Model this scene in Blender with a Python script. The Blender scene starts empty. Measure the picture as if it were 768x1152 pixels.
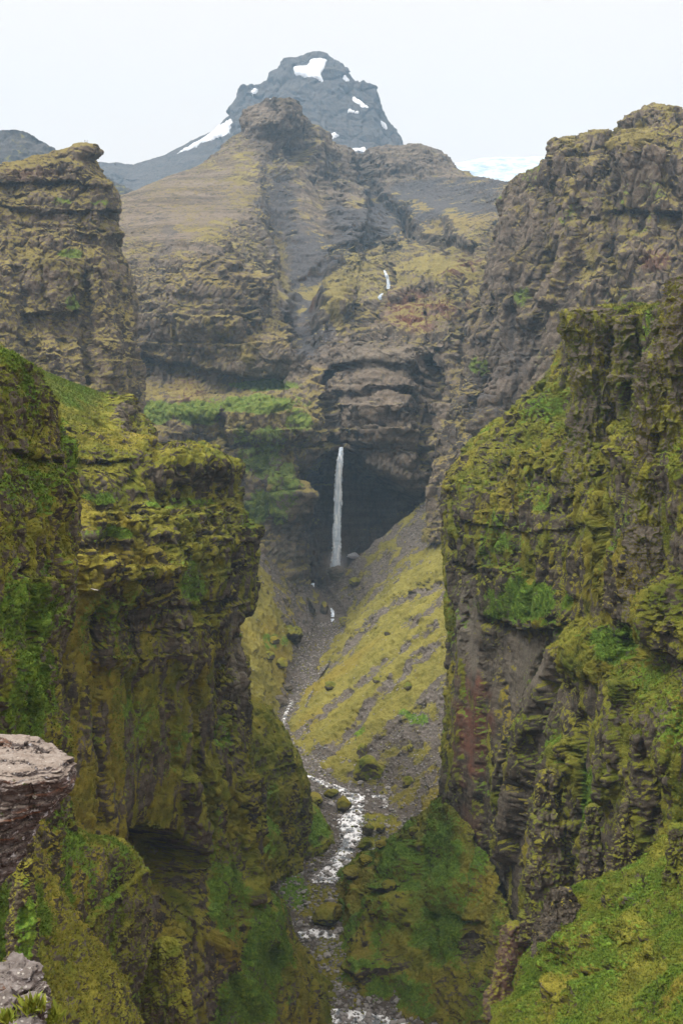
import bpy, math, random
import numpy as np
from concurrent.futures import ThreadPoolExecutor
from mathutils import Vector, Matrix

random.seed(7)
scene = bpy.context.scene
col = scene.collection
R = math.radians

# ------------------------------------------------------------------ camera
F, CX, CY, HORIZON = 1200.0, 384.0, 576.0, 480.0
PITCH = math.atan((CY - HORIZON) / F)
cp, sp = math.cos(PITCH), math.sin(PITCH)
cam_d = bpy.data.cameras.new('camera')
cam = bpy.data.objects.new('camera', cam_d)
col.objects.link(cam)
cam_d.sensor_fit = 'VERTICAL'
cam_d.sensor_height = 36.0
cam_d.lens = F / 1152 * 36.0
cam_d.clip_start, cam_d.clip_end = 0.5, 60000
cam.location = (0, 0, 0)
cam.rotation_euler = (R(90) - PITCH, 0, 0)
scene.camera = cam


def W(px, py, Y):
    """world point seen at photo pixel (px, py) standing Y metres ahead"""
    a, b = (np.asarray(px, float) - CX) / F, -(np.asarray(py, float) - CY) / F
    dy, dz = cp + b * sp, -sp + b * cp
    k = np.asarray(Y, float) / dy
    return np.stack([a * k, dy * k, dz * k], -1)


def project(P):
    x, y, z = P[..., 0], P[..., 1], P[..., 2]
    d = np.maximum(y * cp - z * sp, 1e-3)
    v = y * sp + z * cp
    return CX + F * x / d, CY - F * v / d


# ------------------------------------------------------------------ noise
def _h(xi, yi, zi, seed):
    h = (xi * np.uint32(374761393) + yi * np.uint32(668265263) + zi * np.uint32(2246822519) + np.uint32(seed * 3266489917 & 0xffffffff))
    h = (h ^ (h >> np.uint32(15))) * np.uint32(2246822519)
    h = (h ^ (h >> np.uint32(13))) * np.uint32(3266489917)
    return h ^ (h >> np.uint32(16))


def perlin(x, y, z, seed=0):
    with np.errstate(over='ignore'):
        fx, fy, fz = np.floor(x), np.floor(y), np.floor(z)
        xi, yi, zi = (q.astype(np.int32).astype(np.uint32) for q in (fx, fy, fz))
        x, y, z = ((a - b).astype(np.float32) for a, b in ((x, fx), (y, fy), (z, fz)))
        u, v, w = (t * t * t * (t * (t * 6 - 15) + 10) for t in (x, y, z))
        out = 0
        for i in (0, 1):
            wx = u if i else 1 - u
            for j in (0, 1):
                wy = v if j else 1 - v
                for k in (0, 1):
                    wz = w if k else 1 - w
                    h = _h(xi + np.uint32(i), yi + np.uint32(j), zi + np.uint32(k), seed)
                    gx = (h & np.uint32(1023)).astype(np.float32) / 511.5 - 1
                    gy = ((h >> np.uint32(10)) & np.uint32(1023)).astype(np.float32) / 511.5 - 1
                    gz = ((h >> np.uint32(20)) & np.uint32(1023)).astype(np.float32) / 511.5 - 1
                    out = out + wx * wy * wz * (gx * (x - i) + gy * (y - j) + gz * (z - k))
    return out * 1.25


def fbm(P, scale, octv=4, seed=0, zs=1.0, gain=0.5):
    x, y, z = P[..., 0] / scale, P[..., 1] / scale, P[..., 2] / (scale * zs)
    s, a, t = 0, 1.0, 0
    for o in range(octv):
        s = s + a * perlin(x, y, z, seed + o * 17)
        t += a
        a *= gain
        x, y, z = x * 2.03 + 11.7, y * 2.03 + 5.3, z * 2.03 + 3.9
    return s / t * 1.6


def ridged(P, scale, octv=4, seed=0, zs=1.0, gain=0.5):
    """0..1, sharp crests at 1"""
    x, y, z = P[..., 0] / scale, P[..., 1] / scale, P[..., 2] / (scale * zs)
    s, a, t, wgt = 0, 1.0, 0, 1.0
    for o in range(octv):
        n = 1 - np.abs(perlin(x, y, z, seed + o * 17)) * 1.7
        n = np.clip(n, 0, 1) ** 2
        s = s + a * n * wgt
        wgt = np.clip(n * 1.6, 0, 1)
        t += a
        a *= gain
        x, y, z = x * 2.07 + 1.7, y * 2.07 + 9.3, z * 2.07 + 3.1
    return s / t


def worley(P, scale, seed=0, zs=1.0):
    """distance to nearest jittered cell centre and that cell's random value"""
    q = np.stack([P[..., 0] / scale, P[..., 1] / scale, P[..., 2] / (scale * zs)], -1).astype(np.float32)
    fl = np.floor(q)
    fr = q - fl
    ii = fl.astype(np.int32)
    best = np.full(q.shape[:-1], 9.0, np.float32)
    sec = best.copy()
    val = np.zeros_like(best)
    with np.errstate(over='ignore'):
        for i in (-1, 0, 1):
            for j in (-1, 0, 1):
                for k in (-1, 0, 1):
                    h = _h((ii[..., 0] + i).astype(np.uint32), (ii[..., 1] + j).astype(np.uint32), (ii[..., 2] + k).astype(np.uint32), seed)
                    cx = (h & np.uint32(1023)).astype(np.float32) / 1023 + i - fr[..., 0]
                    cy = ((h >> np.uint32(10)) & np.uint32(1023)).astype(np.float32) / 1023 + j - fr[..., 1]
                    cz = ((h >> np.uint32(20)) & np.uint32(1023)).astype(np.float32) / 1023 + k - fr[..., 2]
                    d = cx * cx + cy * cy + cz * cz
                    c = d < best
                    sec = np.where(c, best, np.minimum(sec, d))
                    val = np.where(c, ((h * np.uint32(2654435761)) >> np.uint32(22)).astype(np.float32) / 1023, val)
                    best = np.where(c, d, best)
    return np.sqrt(best), np.sqrt(sec), val


def sstep(a, b, x):
    t = np.clip((x - a) / (b - a), 0, 1)
    return t * t * (3 - 2 * t)


# ------------------------------------------------------------------ lofts
def hermite_curve(C, knots, t):
    """C: (n, ..., 3) values at knots, sampled at t with limited tangents"""
    n = len(knots)
    d = np.diff(C, axis=0) / np.diff(knots).reshape((-1,) + (1,) * (C.ndim - 1))
    m = np.empty_like(C)
    m[0], m[-1] = d[0], d[-1]
    h = np.diff(knots)
    for i in range(1, n - 1):
        m[i] = (d[i - 1] * h[i] + d[i] * h[i - 1]) / (h[i] + h[i - 1])
    i = np.clip(np.searchsorted(knots, t, side='right') - 1, 0, n - 2)
    hh = h[i].reshape((-1,) + (1,) * (C.ndim - 1))
    s = ((t - knots[i]) / h[i]).reshape((-1,) + (1,) * (C.ndim - 1))
    h00, h10, h01, h11 = 2 * s**3 - 3 * s**2 + 1, s**3 - 2 * s**2 + s, -2 * s**3 + 3 * s**2, s**3 - s**2
    return h00 * C[i] + h10 * hh * m[i] + h01 * C[i + 1] + h11 * hh * m[i + 1]


def grid_normals(P):
    du = np.gradient(P, axis=1)
    dv = np.gradient(P, axis=0)
    n = np.cross(du, dv)
    n /= np.maximum(np.linalg.norm(n, axis=-1, keepdims=True), 1e-9)
    return n


def loft(rows, dens=1.25, lin=False):
    """rows (bottom to top) of (px, py, Y): dense grid of world points and smooth normals"""
    A = np.array(rows, float)
    S = W(A[..., 0], A[..., 1], A[..., 2])
    # pixel-length knots, never shorter than a third of the metric share
    pix = A[..., :2]
    kv = np.linalg.norm(np.diff(pix, axis=0), axis=-1).mean(1)
    ku = np.linalg.norm(np.diff(pix, axis=1), axis=-1).mean(0)
    mpp = A[..., 2].mean() / F
    kv = np.maximum(kv, np.linalg.norm(np.diff(S, axis=0), axis=-1).mean(1) / mpp * 0.4)
    ku = np.maximum(ku, np.linalg.norm(np.diff(S, axis=1), axis=-1).mean(0) / mpp * 0.4)
    kv, ku = np.concatenate([[0], np.cumsum(kv)]), np.concatenate([[0], np.cumsum(ku)])
    nv, nu = int(kv[-1] * dens), int(ku[-1] * dens)
    if lin:   # straight facets between the given points
        def hermite(C, k, t):
            i = np.clip(np.searchsorted(k, t, side='right') - 1, 0, len(k) - 2)
            f = ((t - k[i]) / (k[i + 1] - k[i])).reshape((-1,) + (1,) * (C.ndim - 1))
            return C[i] * (1 - f) + C[i + 1] * f
    else:
        hermite = hermite_curve
    V = hermite(S, kv, np.linspace(0, kv[-1], nv))
    P = hermite(np.swapaxes(V, 0, 1), ku, np.linspace(0, ku[-1], nu))
    P = np.ascontiguousarray(np.swapaxes(P, 0, 1))
    return P


def strata_table(seed, z0, z1, tmin, tmax):
    rng = np.random.default_rng(seed)
    zs, out = [z0], []
    xs, ys = [], []
    z = z0
    while z < z1:
        t = rng.uniform(tmin, tmax)
        base = rng.uniform(-1, 1)
        lip = rng.uniform(0.1, 0.9)
        e = 0.06 * t
        xs += [z + e, z + t * 0.55, z + t - e]
        ys += [base - lip * 0.5, base, base + lip * 0.5]
        z += t
    return np.array(xs), np.array(ys)


def seg_dist(px, py, pts):
    """pixel distance to a polyline, side (positive below / right of it) and fraction along it"""
    best = np.full(px.shape, 1e9)
    side = np.zeros(px.shape)
    frac = np.zeros(px.shape)
    n = len(pts) - 1
    for i in range(n):
        (x0, y0), (x1, y1) = pts[i][:2], pts[i + 1][:2]
        dx, dy = x1 - x0, y1 - y0
        L2 = dx * dx + dy * dy
        t = np.clip(((px - x0) * dx + (py - y0) * dy) / L2, 0, 1)
        ex, ey = px - x0 - t * dx, py - y0 - t * dy
        d = np.hypot(ex, ey)
        c = d < best
        best = np.where(c, d, best)
        side = np.where(c, (dx * ey - dy * ex), side)
        frac = np.where(c, (i + t) / n, frac)
    return best, np.sign(side), frac


def sculpt(P, Hd, feats, seed):
    """b: bulge (px, py, rx, ry, push) · g: groove or rib along a polyline (pts, width, push) ·
    l: shelf along a polyline, the rock below it pushed out (pts, reach, push; negative = overhang above a recess)"""
    px, py = project(P)
    Q = P.astype(np.float32)
    sc = P[..., 1].mean() / 45.0
    w1, w2 = fbm(Q, sc, 4, seed + 90, 1.0, 0.6), fbm(Q, sc, 4, seed + 140, 1.0, 0.6)
    push = np.zeros(P.shape[:-1])
    for f in feats:
        if f[0] == 'b':
            _, x, y, rx, ry, k = f
            d = np.hypot((px - x) / rx + w1 * 0.3, (py - y) / ry + w2 * 0.3)
            push = push + k * (1 - sstep(0.35, 1.15, d))
        elif f[0] == 'g':
            _, pts, wd, k = f
            d, _, fr = seg_dist(px + w1 * wd * 0.7, py + w2 * wd * 0.7, pts)
            push = push + k * (1 - sstep(0.15, 1.0, d / wd)) * sstep(0, 0.08, fr + 0.02) 
        elif f[0] == 'l':
            _, pts, reach, k = f
            jag = w2 * 5 + w1 * 3
            ly = np.interp(px, [p[0] for p in pts], [p[1] for p in pts]) + jag
            dy = py - ly
            ends = sstep(pts[0][0] - 6, pts[0][0] + 10, px + w1 * 8) * (1 - sstep(pts[-1][0] - 10, pts[-1][0] + 6, px + w1 * 8))
            push = push + k * ends * sstep(-0.6, 0.6, dy) * np.clip(1 - dy / reach, 0, 1) ** 0.8
    return P + Hd * push[..., None]


LOFTS = {}


def respace(P, share=0.75):
    nv, nu = P.shape[:2]
    d = np.linalg.norm(np.diff(P, axis=0), axis=-1)
    d = d / d.sum(0) * share + (1 - share) / (nv - 1)
    k = np.vstack([np.zeros((1, nu)), np.cumsum(d, 0)])
    ker = np.ones(9) / 9
    kp = np.pad(k, ((0, 0), (4, 4)), mode='edge')
    k = sum(kp[:, i:i + nu] for i in range(9)) / 9
    t = np.linspace(0, 1, nv)
    out = np.empty_like(P)
    for u in range(nu):
        for c in range(3):
            out[:, u, c] = np.interp(t, k[:, u], P[:, u, c])
    return out


def build_surface(key, rows, dens=1.25, s1=45, a1=7, z1s=3.0, strata=(6, 14, 3.0), s2=12, a2=2.0, z2s=1.3, s3=2.5, a3=0.5,
                  block=(0, 0, 1), seed=1, dip=(0, 0), slope_w=0.25, pre=None, post=None, feats=(), smask=None, sbase=0.3, rough=None, z3s=1.0, crack=None, lin=False):
    P = loft(rows, dens, lin)
    N = grid_normals(P)
    to = -P / np.linalg.norm(P, axis=-1, keepdims=True)
    if (N * to).sum(-1).mean() < 0:
        N = -N
        flip = True
    else:
        flip = False
    if pre is not None:
        P = pre(P, N)
        N = grid_normals(P) * (-1 if flip else 1)
    vert = np.sqrt(np.clip(1 - N[..., 2] ** 2, 0, 1))
    wgt = slope_w + (1 - slope_w) * sstep(0.35, 0.85, vert)
    if rough is not None:
        wgt = wgt * np.clip(1 + patches(P, rough, seed + 19), 0.05, 2)
    Hd = N.copy()
    Hd[..., 2] *= 0.25
    Hd /= np.maximum(np.linalg.norm(Hd, axis=-1, keepdims=True), 1e-6)
    if len(feats):
        P = sculpt(P, Hd, feats, seed)
    Q = P.astype(np.float32)
    if a1:
        b = ridged(Q, s1, 4, seed, z1s) - 0.45
        b = b + 0.5 * fbm(Q, s1 * 2.3, 2, seed + 5, 2.0)
        P = P + Hd * (b * a1 * wgt)[..., None]
    if strata[2]:
        tmin, tmax, amp = strata
        xs, ys = strata_table(seed, -900, 2600, tmin, tmax)
        zz = P[..., 2] + dip[0] * P[..., 0] + dip[1] * P[..., 1] + fbm(Q, s1 * 1.5, 3, seed + 9) * tmax * 0.5 + fbm(Q, s2, 2, seed + 29) * tmin * 0.2
        st = np.interp(zz, xs, ys)
        fade = 0.35 + 0.65 * sstep(-0.25, 0.35, fbm(Q, s1 * 1.2, 3, seed + 13))
        if smask is not None:
            fade = fade * np.clip(sbase + patches(P, smask, seed + 17), 0, 1.4)
        P = P + Hd * (st * amp * fade * sstep(0.3, 0.8, vert) * (wgt if rough is not None else 1))[..., None]
    # even out the grid where shelves have stretched it, so that steep new faces get their own detail
    P = respace(P)
    N = grid_normals(P) * (-1 if flip else 1)
    vert = np.sqrt(np.clip(1 - N[..., 2] ** 2, 0, 1))
    wgt = slope_w + (1 - slope_w) * sstep(0.35, 0.85, vert)
    if rough is not None:
        wgt = wgt * np.clip(1 + patches(P, rough, seed + 19), 0.05, 2)
    Hd = N.copy()
    Hd[..., 2] *= 0.25
    Hd /= np.maximum(np.linalg.norm(Hd, axis=-1, keepdims=True), 1e-6)
    Q = P.astype(np.float32)
    if block[0]:
        q2 = Q + (fbm(Q, block[0] * 1.5, 2, seed + 70) * block[0] * 0.4)[..., None]
        d1, d2, val = worley(q2, block[0], seed + 3, block[2])
        bl = (val - 0.5) * 1.0 + np.clip((d2 - d1) * 2.5, 0, 0.5)
        P = P + Hd * (bl * block[1] * wgt)[..., None]
    if a2:
        c = ridged(Q, s2, 4, seed + 31, z2s, 0.55) - 0.4
        P = P + N * (c * a2 * wgt)[..., None]
    if a3:
        f = fbm(Q, s3, 4, seed + 47, z3s, 0.6)
        if rough is not None:
            f = f * np.clip(1 + 0.8 * patches(P, rough, seed + 19), 0.15, 1.3)
        P = P + N * (f * a3)[..., None]
    if crack is not None:
        cs, ca, cz = crack
        qc = Q + (fbm(Q, cs * 0.5, 3, seed + 81, 2.0) * cs * 0.25)[..., None]
        e = perlin(qc[..., 0] / cs, qc[..., 1] / cs, qc[..., 2] / (cs * cz), seed + 83)
        e2 = perlin(qc[..., 0] / cs * 2.3 + 7, qc[..., 1] / cs * 2.3, qc[..., 2] / (cs * cz * 0.35), seed + 84)
        P = P - Hd * (ca * wgt * (np.exp(-(e / 0.07) ** 2) + 0.5 * np.exp(-(e2 / 0.07) ** 2)))[..., None]
    if post is not None:
        P = post(P, N)
    N2 = grid_normals(P) * (-1 if flip else 1)
    LOFTS[key] = dict(P=P, N=N2, N0=N, flip=flip, Q=Q)
    return LOFTS[key]


def mesh_from_grid(name, P, flip, mat, masks=None, mask2=None, sel=None):
    nv, nu = P.shape[:2]
    idx = np.arange(nv * nu, dtype=np.int32).reshape(nv, nu)
    q = np.stack([idx[:-1, :-1], idx[:-1, 1:], idx[1:, 1:], idx[1:, :-1]], -1)
    if flip:
        q = q[..., ::-1]
    q = q.reshape(-1, 4)
    if sel is not None:
        f = (sel[:-1, :-1] & sel[1:, 1:] & sel[:-1, 1:] & sel[1:, :-1]).ravel()
        q = q[f]
    return mesh_np(name, P.reshape(-1, 3), q, mat, masks, mask2)


def mesh_np(name, verts, faces, mat, masks=None, mask2=None, smooth=True):
    verts = np.asarray(verts, np.float32)
    faces = np.asarray(faces, np.int32)
    used = np.unique(faces)
    if len(used) != len(verts):
        rem = np.zeros(len(verts), np.int32)
        rem[used] = np.arange(len(used))
        verts, faces = verts[used], rem[faces]
        if masks is not None:
            masks = masks.reshape(-1, 4)[used]
        if mask2 is not None:
            mask2 = mask2.reshape(-1, 4)[used]
    me = bpy.data.meshes.new(name)
    k = faces.shape[1]
    me.vertices.add(len(verts))
    me.vertices.foreach_set('co', verts.ravel())
    me.loops.add(faces.size)
    me.loops.foreach_set('vertex_index', faces.ravel())
    me.polygons.add(len(faces))
    me.polygons.foreach_set('loop_start', np.arange(0, faces.size, k, dtype=np.int32))
    me.polygons.foreach_set('loop_total', np.full(len(faces), k, np.int32))
    me.update(calc_edges=True)
    me.polygons.foreach_set('use_smooth', np.full(len(faces), smooth))
    for nm, mk in (('mask', masks), ('mask2', mask2)):
        if mk is not None:
            at = me.attributes.new(nm, 'FLOAT_COLOR', 'POINT')
            at.data.foreach_set('color', np.ascontiguousarray(mk, np.float32).ravel())
    if mat is not None:
        me.materials.append(mat)
    o = bpy.data.objects.new(name, me)
    col.objects.link(o)
    return o


def tag(o, label=None, cat=None, group=None, kind=None):
    if label: o['label'] = label
    if cat: o['category'] = cat
    if group: o['group'] = group
    if kind: o['kind'] = kind
    return o


# ------------------------------------------------------------------ materials
class NT:
    def __init__(self, name):
        self.m = bpy.data.materials.new(name)
        self.m.use_nodes = True
        self.t = self.m.node_tree
        self.t.nodes.clear()

    def n(self, typ, **kw):
        nd = self.t.nodes.new(typ)
        for k, v in kw.items():
            if isinstance(k, str) and k.startswith('i_'):
                key = k[2:]
                key = int(key) if key.isdigit() else key.replace('_', ' ')
                if hasattr(v, 'is_linked'):
                    self.t.links.new(v, nd.inputs[key])
                else:
                    nd.inputs[key].default_value = v
            else:
                setattr(nd, k, v)
        return nd

    def math(self, op, a, b=0.0, c=None, clamp=False):
        nd = self.n('ShaderNodeMath', operation=op, use_clamp=clamp, i_0=a, i_1=b)
        if c is not None:
            if hasattr(c, 'is_linked'): self.t.links.new(c, nd.inputs[2])
            else: nd.inputs[2].default_value = c
        return nd.outputs[0]

    def noise(self, vec, scale, detail=4, rough=0.55, dist=0.0):
        return self.n('ShaderNodeTexNoise', i_Vector=vec, i_Scale=scale, i_Detail=detail, i_Roughness=rough, i_Distortion=dist).outputs['Fac']

    def ramp(self, fac, a, b):
        nd = self.n('ShaderNodeMapRange', i_0=fac, i_1=a, i_2=b)
        nd.interpolation_type = 'SMOOTHSTEP'
        return nd.outputs[0]

    def mix(self, fac, a, b):
        nd = self.n('ShaderNodeMix', data_type='RGBA')
        for key, v in ((0, fac), (6, a), (7, b)):
            if hasattr(v, 'is_linked'): self.t.links.new(v, nd.inputs[key])
            elif key: nd.inputs[key].default_value = (*v, 1)
            else: nd.inputs[key].default_value = v
        return nd.outputs[2]

    def scaled(self, vec, sx, sy, sz):
        return self.n('ShaderNodeVectorMath', operation='MULTIPLY', i_0=vec, i_1=(sx, sy, sz)).outputs[0]

    def finish(self, color, rough=0.95, bump=None, strength=0.5, dist=1.0, spec=0.15):
        p = self.n('ShaderNodeBsdfPrincipled', i_Roughness=rough)
        p.inputs['Specular IOR Level'].default_value = spec
        if hasattr(color, 'is_linked'): self.t.links.new(color, p.inputs['Base Color'])
        else: p.inputs['Base Color'].default_value = (*color, 1)
        if bump is not None:
            b = self.n('ShaderNodeBump', i_Strength=strength, i_Distance=dist, i_Height=bump)
            self.t.links.new(b.outputs[0], p.inputs['Normal'])
        o = self.n('ShaderNodeOutputMaterial')
        self.t.links.new(p.outputs[0], o.inputs[0])
        return self.m


def terrain_material(name, s=1.0, rock_a=(0.056, 0.047, 0.035), rock_b=(0.135, 0.117, 0.092), rock_d=(0.024, 0.021, 0.018),
                     moss_a=(0.205, 0.20, 0.03), moss_b=(0.08, 0.105, 0.014), moss_c=(0.23, 0.18, 0.03),
                     green_a=(0.06, 0.125, 0.014), green_b=(0.145, 0.225, 0.028), scree=(0.15, 0.132, 0.118), red=(0.17, 0.075, 0.05), bump_s=0.6, light=(0.19, 0.17, 0.138)):
    """mask: R moss, G green, B scree, A red stain;  mask2: R pale bare rock, G darker rock.  s = size of the grain in metres"""
    t = NT(name)
    pos = t.n('ShaderNodeNewGeometry').outputs['Position']
    at = t.n('ShaderNodeAttribute', attribute_name='mask')
    sep = t.n('ShaderNodeSeparateColor', i_0=at.outputs['Color'])
    m_moss, m_green, m_scree, m_red = sep.outputs[0], sep.outputs[1], sep.outputs[2], at.outputs['Alpha']
    at2 = t.n('ShaderNodeAttribute', attribute_name='mask2')
    sep2 = t.n('ShaderNodeSeparateColor', i_0=at2.outputs['Color'])
    big = t.noise(pos, 0.02 / s, 4)
    mid = t.noise(pos, 0.12 / s, 5, 0.6)
    fine = t.noise(pos, 0.9 / s, 5, 0.65)
    streak = t.noise(t.scaled(pos, 1, 1, 0.14), 0.35 / s, 5, 0.6, 0.4)
    band = t.noise(t.scaled(pos, 0.06, 0.06, 1), 0.35 / s, 4, 0.65)
    # bare rock
    c = t.mix(t.ramp(band, 0.35, 0.65), rock_a, rock_b)
    c = t.mix(t.math('MULTIPLY', t.ramp(streak, 0.45, 0.68), 0.75), c, rock_d)
    c = t.mix(t.math('MULTIPLY', t.ramp(fine, 0.54, 0.74), 0.4), c, light)
    c = t.mix(t.math('MULTIPLY', sep2.outputs[0], t.ramp(mid, 0.25, 0.55)), c, light)
    c = t.mix(t.math('MULTIPLY', sep2.outputs[1], 0.85), c, rock_d)
    c = t.mix(t.math('MULTIPLY', m_red, t.ramp(mid, 0.3, 0.6)), c, red)
    sc = t.mix(t.ramp(fine, 0.35, 0.65), tuple(v * 0.62 for v in scree), scree)
    c = t.mix(m_scree, c, sc)
    # moss with its own tints
    mc = t.mix(t.ramp(mid, 0.3, 0.68), moss_b, moss_a)
    mc = t.mix(t.math('MULTIPLY', t.ramp(big, 0.45, 0.7), 0.7), mc, moss_c)
    mc = t.mix(t.math('MULTIPLY', t.ramp(fine, 0.55, 0.75), 0.5), mc, moss_b)
    edge = t.math('ADD', m_moss, t.math('MULTIPLY', t.math('ADD', fine, t.math('ADD', streak, -1.0)), 1.1))
    c = t.mix(t.ramp(edge, 0.36, 0.62), c, mc)
    gc = t.mix(t.ramp(fine, 0.38, 0.66), green_a, green_b)
    gedge = t.math('ADD', m_green, t.math('MULTIPLY', t.math('ADD', fine, t.math('ADD', mid, -1.0)), 1.3))
    c = t.mix(t.ramp(gedge, 0.38, 0.62), c, gc)
    vf = t.noise(pos, 3.2 / s, 4, 0.7)
    h = t.math('ADD', t.math('ADD', t.math('MULTIPLY', fine, 1.0), t.math('MULTIPLY', vf, 0.5)), t.math('MULTIPLY', streak, 0.8))
    c = t.mix(t.ramp(vf, 0.47, 0.72), c, t.mix(0.6, c, (0.01, 0.01, 0.006)))
    return t.finish(c, 0.95, h, bump_s, 1.2 * s, 0.1)


# ------------------------------------------------------------------ masks
def patches(P, spots, seed=3, warp=0.35):
    """soft irregular patches: (px, py, rx, ry, strength)"""
    px, py = project(P)
    sc = np.maximum(P[..., 1].mean() / 40.0, 0.3)
    w1 = fbm(P.astype(np.float32), sc, 3, seed)
    w2 = fbm(P.astype(np.float32), sc, 3, seed + 50)
    out = np.zeros(P.shape[:-1])
    for x, y, rx, ry, k in spots:
        d = np.hypot((px - x) / rx + w1 * warp * 1.5, (py - y) / ry + w2 * warp * 1.5)
        m = k * (1 - sstep(0.55, 1.25, d))
        out = np.where(np.abs(m) > np.abs(out), m, out)
    return out


def make_masks(L, moss_lo=0.15, moss_hi=0.6, moss_base=0.0, streak=0.0, moss=(), green=(), green_base=-1.0, scree=(), scree_base=0.0,
               red=(), pale=(), dark=(), nscale=20, seed=5, lines=(), green_slope=0.5):
    P, N, Q = L['P'], L['N'], L['P'].astype(np.float32)
    px, py = project(P)
    n1 = fbm(Q, nscale, 4, seed)
    n2 = fbm(Q, nscale * 0.3, 3, seed + 7, 4.0)
    m = sstep(moss_lo, moss_hi, N[..., 2] + 0.28 * n1) + moss_base + streak * np.clip(n2 * 1.6 + 0.3 * n1, -0.4, 1)
    m = m + 0.5 * fbm(Q, nscale * 2.4, 3, seed + 12, 1.6) * (1 - np.clip(N[..., 2], 0, 1))
    if len(moss): m = m + patches(P, moss, seed + 1)
    g = green_base + 0.9 * fbm(Q, nscale * 1.4, 4, seed + 2) + green_slope * sstep(-0.1, 0.5, N[..., 2])
    if len(green): g = np.maximum(g, patches(P, green, seed + 3) * (0.75 + 0.6 * n1 + 0.35 * sstep(-0.1, 0.5, N[..., 2])))
    s = np.full(m.shape, scree_base)
    if len(scree):
        s = s + patches(P, scree, seed + 4)
    brk = fbm(Q, nscale * 0.7, 4, seed + 66) if len(lines) else 0
    for ch, pts, wd, k in lines:
        sc = P[..., 1].mean() / F * wd
        wx, wy = fbm(Q, sc * 2.0, 4, seed + 60, 1, 0.6) * wd * 1.1, fbm(Q, sc * 2.0, 4, seed + 61, 1, 0.6) * wd * 1.1
        d, _, fr = seg_dist(px + wx, py + wy, pts)
        v = k * (1 - sstep(0.35, 1.1, d / wd)) * (0.35 + 0.65 * sstep(-0.3, 0.15, brk))
        if ch == 's': s = s + v; m = m - 1.2 * v
        elif ch == 'm': m = m + v; s = s - v
        elif ch == 'g': g = np.maximum(g, v)
    s = np.clip(s, 0, 1) * sstep(0.2, 0.5, N[..., 2] + 0.2 + 0.3 * n1)
    r = np.clip(patches(P, red, seed + 6), 0, 1) if len(red) else np.zeros_like(m)
    pl = np.clip(patches(P, pale, seed + 8), 0, 1) if len(pale) else np.zeros_like(m)
    dk = np.clip(patches(P, dark, seed + 9), 0, 1) if len(dark) else np.zeros_like(m)
    A = np.stack([np.clip(m, 0, 1), np.clip(g, 0, 1), s, r], -1)
    B = np.stack([pl, dk, np.zeros_like(pl), np.ones_like(pl)], -1)
    return A, B


# ------------------------------------------------------------------ the land: rows bottom to top of (photo px, photo py, metres ahead)
def K(rows, k):
    return [[(x, y, d * k) for x, y, d in r] for r in rows]


def ridge(sil, ybase, dtop, dbase, n=5, p=1.0, back=400):
    rows = []
    for i in range(n):
        t = i / (n - 1)
        rows.append([(x, ybase + (y - ybase) * t, dbase + (dtop - dbase) * t ** p) for x, y in sil])
    rows.append([(x, y + 30, dtop + back) for x, y in sil])
    return rows


PEAK = ridge([(20, 200), (75, 188), (112, 181), (150, 185), (185, 174), (215, 158), (242, 146), (259, 129), (268, 110), (275, 98), (283, 96), (292, 96), (303, 86), (314, 77),
              (322, 68), (336, 62), (352, 58), (366, 61), (380, 71), (392, 84), (402, 92), (414, 95), (421, 98), (426, 114), (433, 132), (443, 146), (450, 162), (470, 180), (530, 205)],
             300, 4300, 3300, 6, 0.8)
GLACIER = ridge([(430, 190), (480, 186), (520, 182), (545, 178), (575, 177), (605, 176), (660, 172), (740, 170)], 240, 6200, 5200, 4, 1.0)
FARHILL = ridge([(-70, 156), (-30, 150), (0, 147), (12, 145), (24, 147), (38, 152), (52, 160), (68, 173), (95, 186), (125, 200), (170, 230)], 300, 2700, 2300, 5, 1.0, 300)

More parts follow.
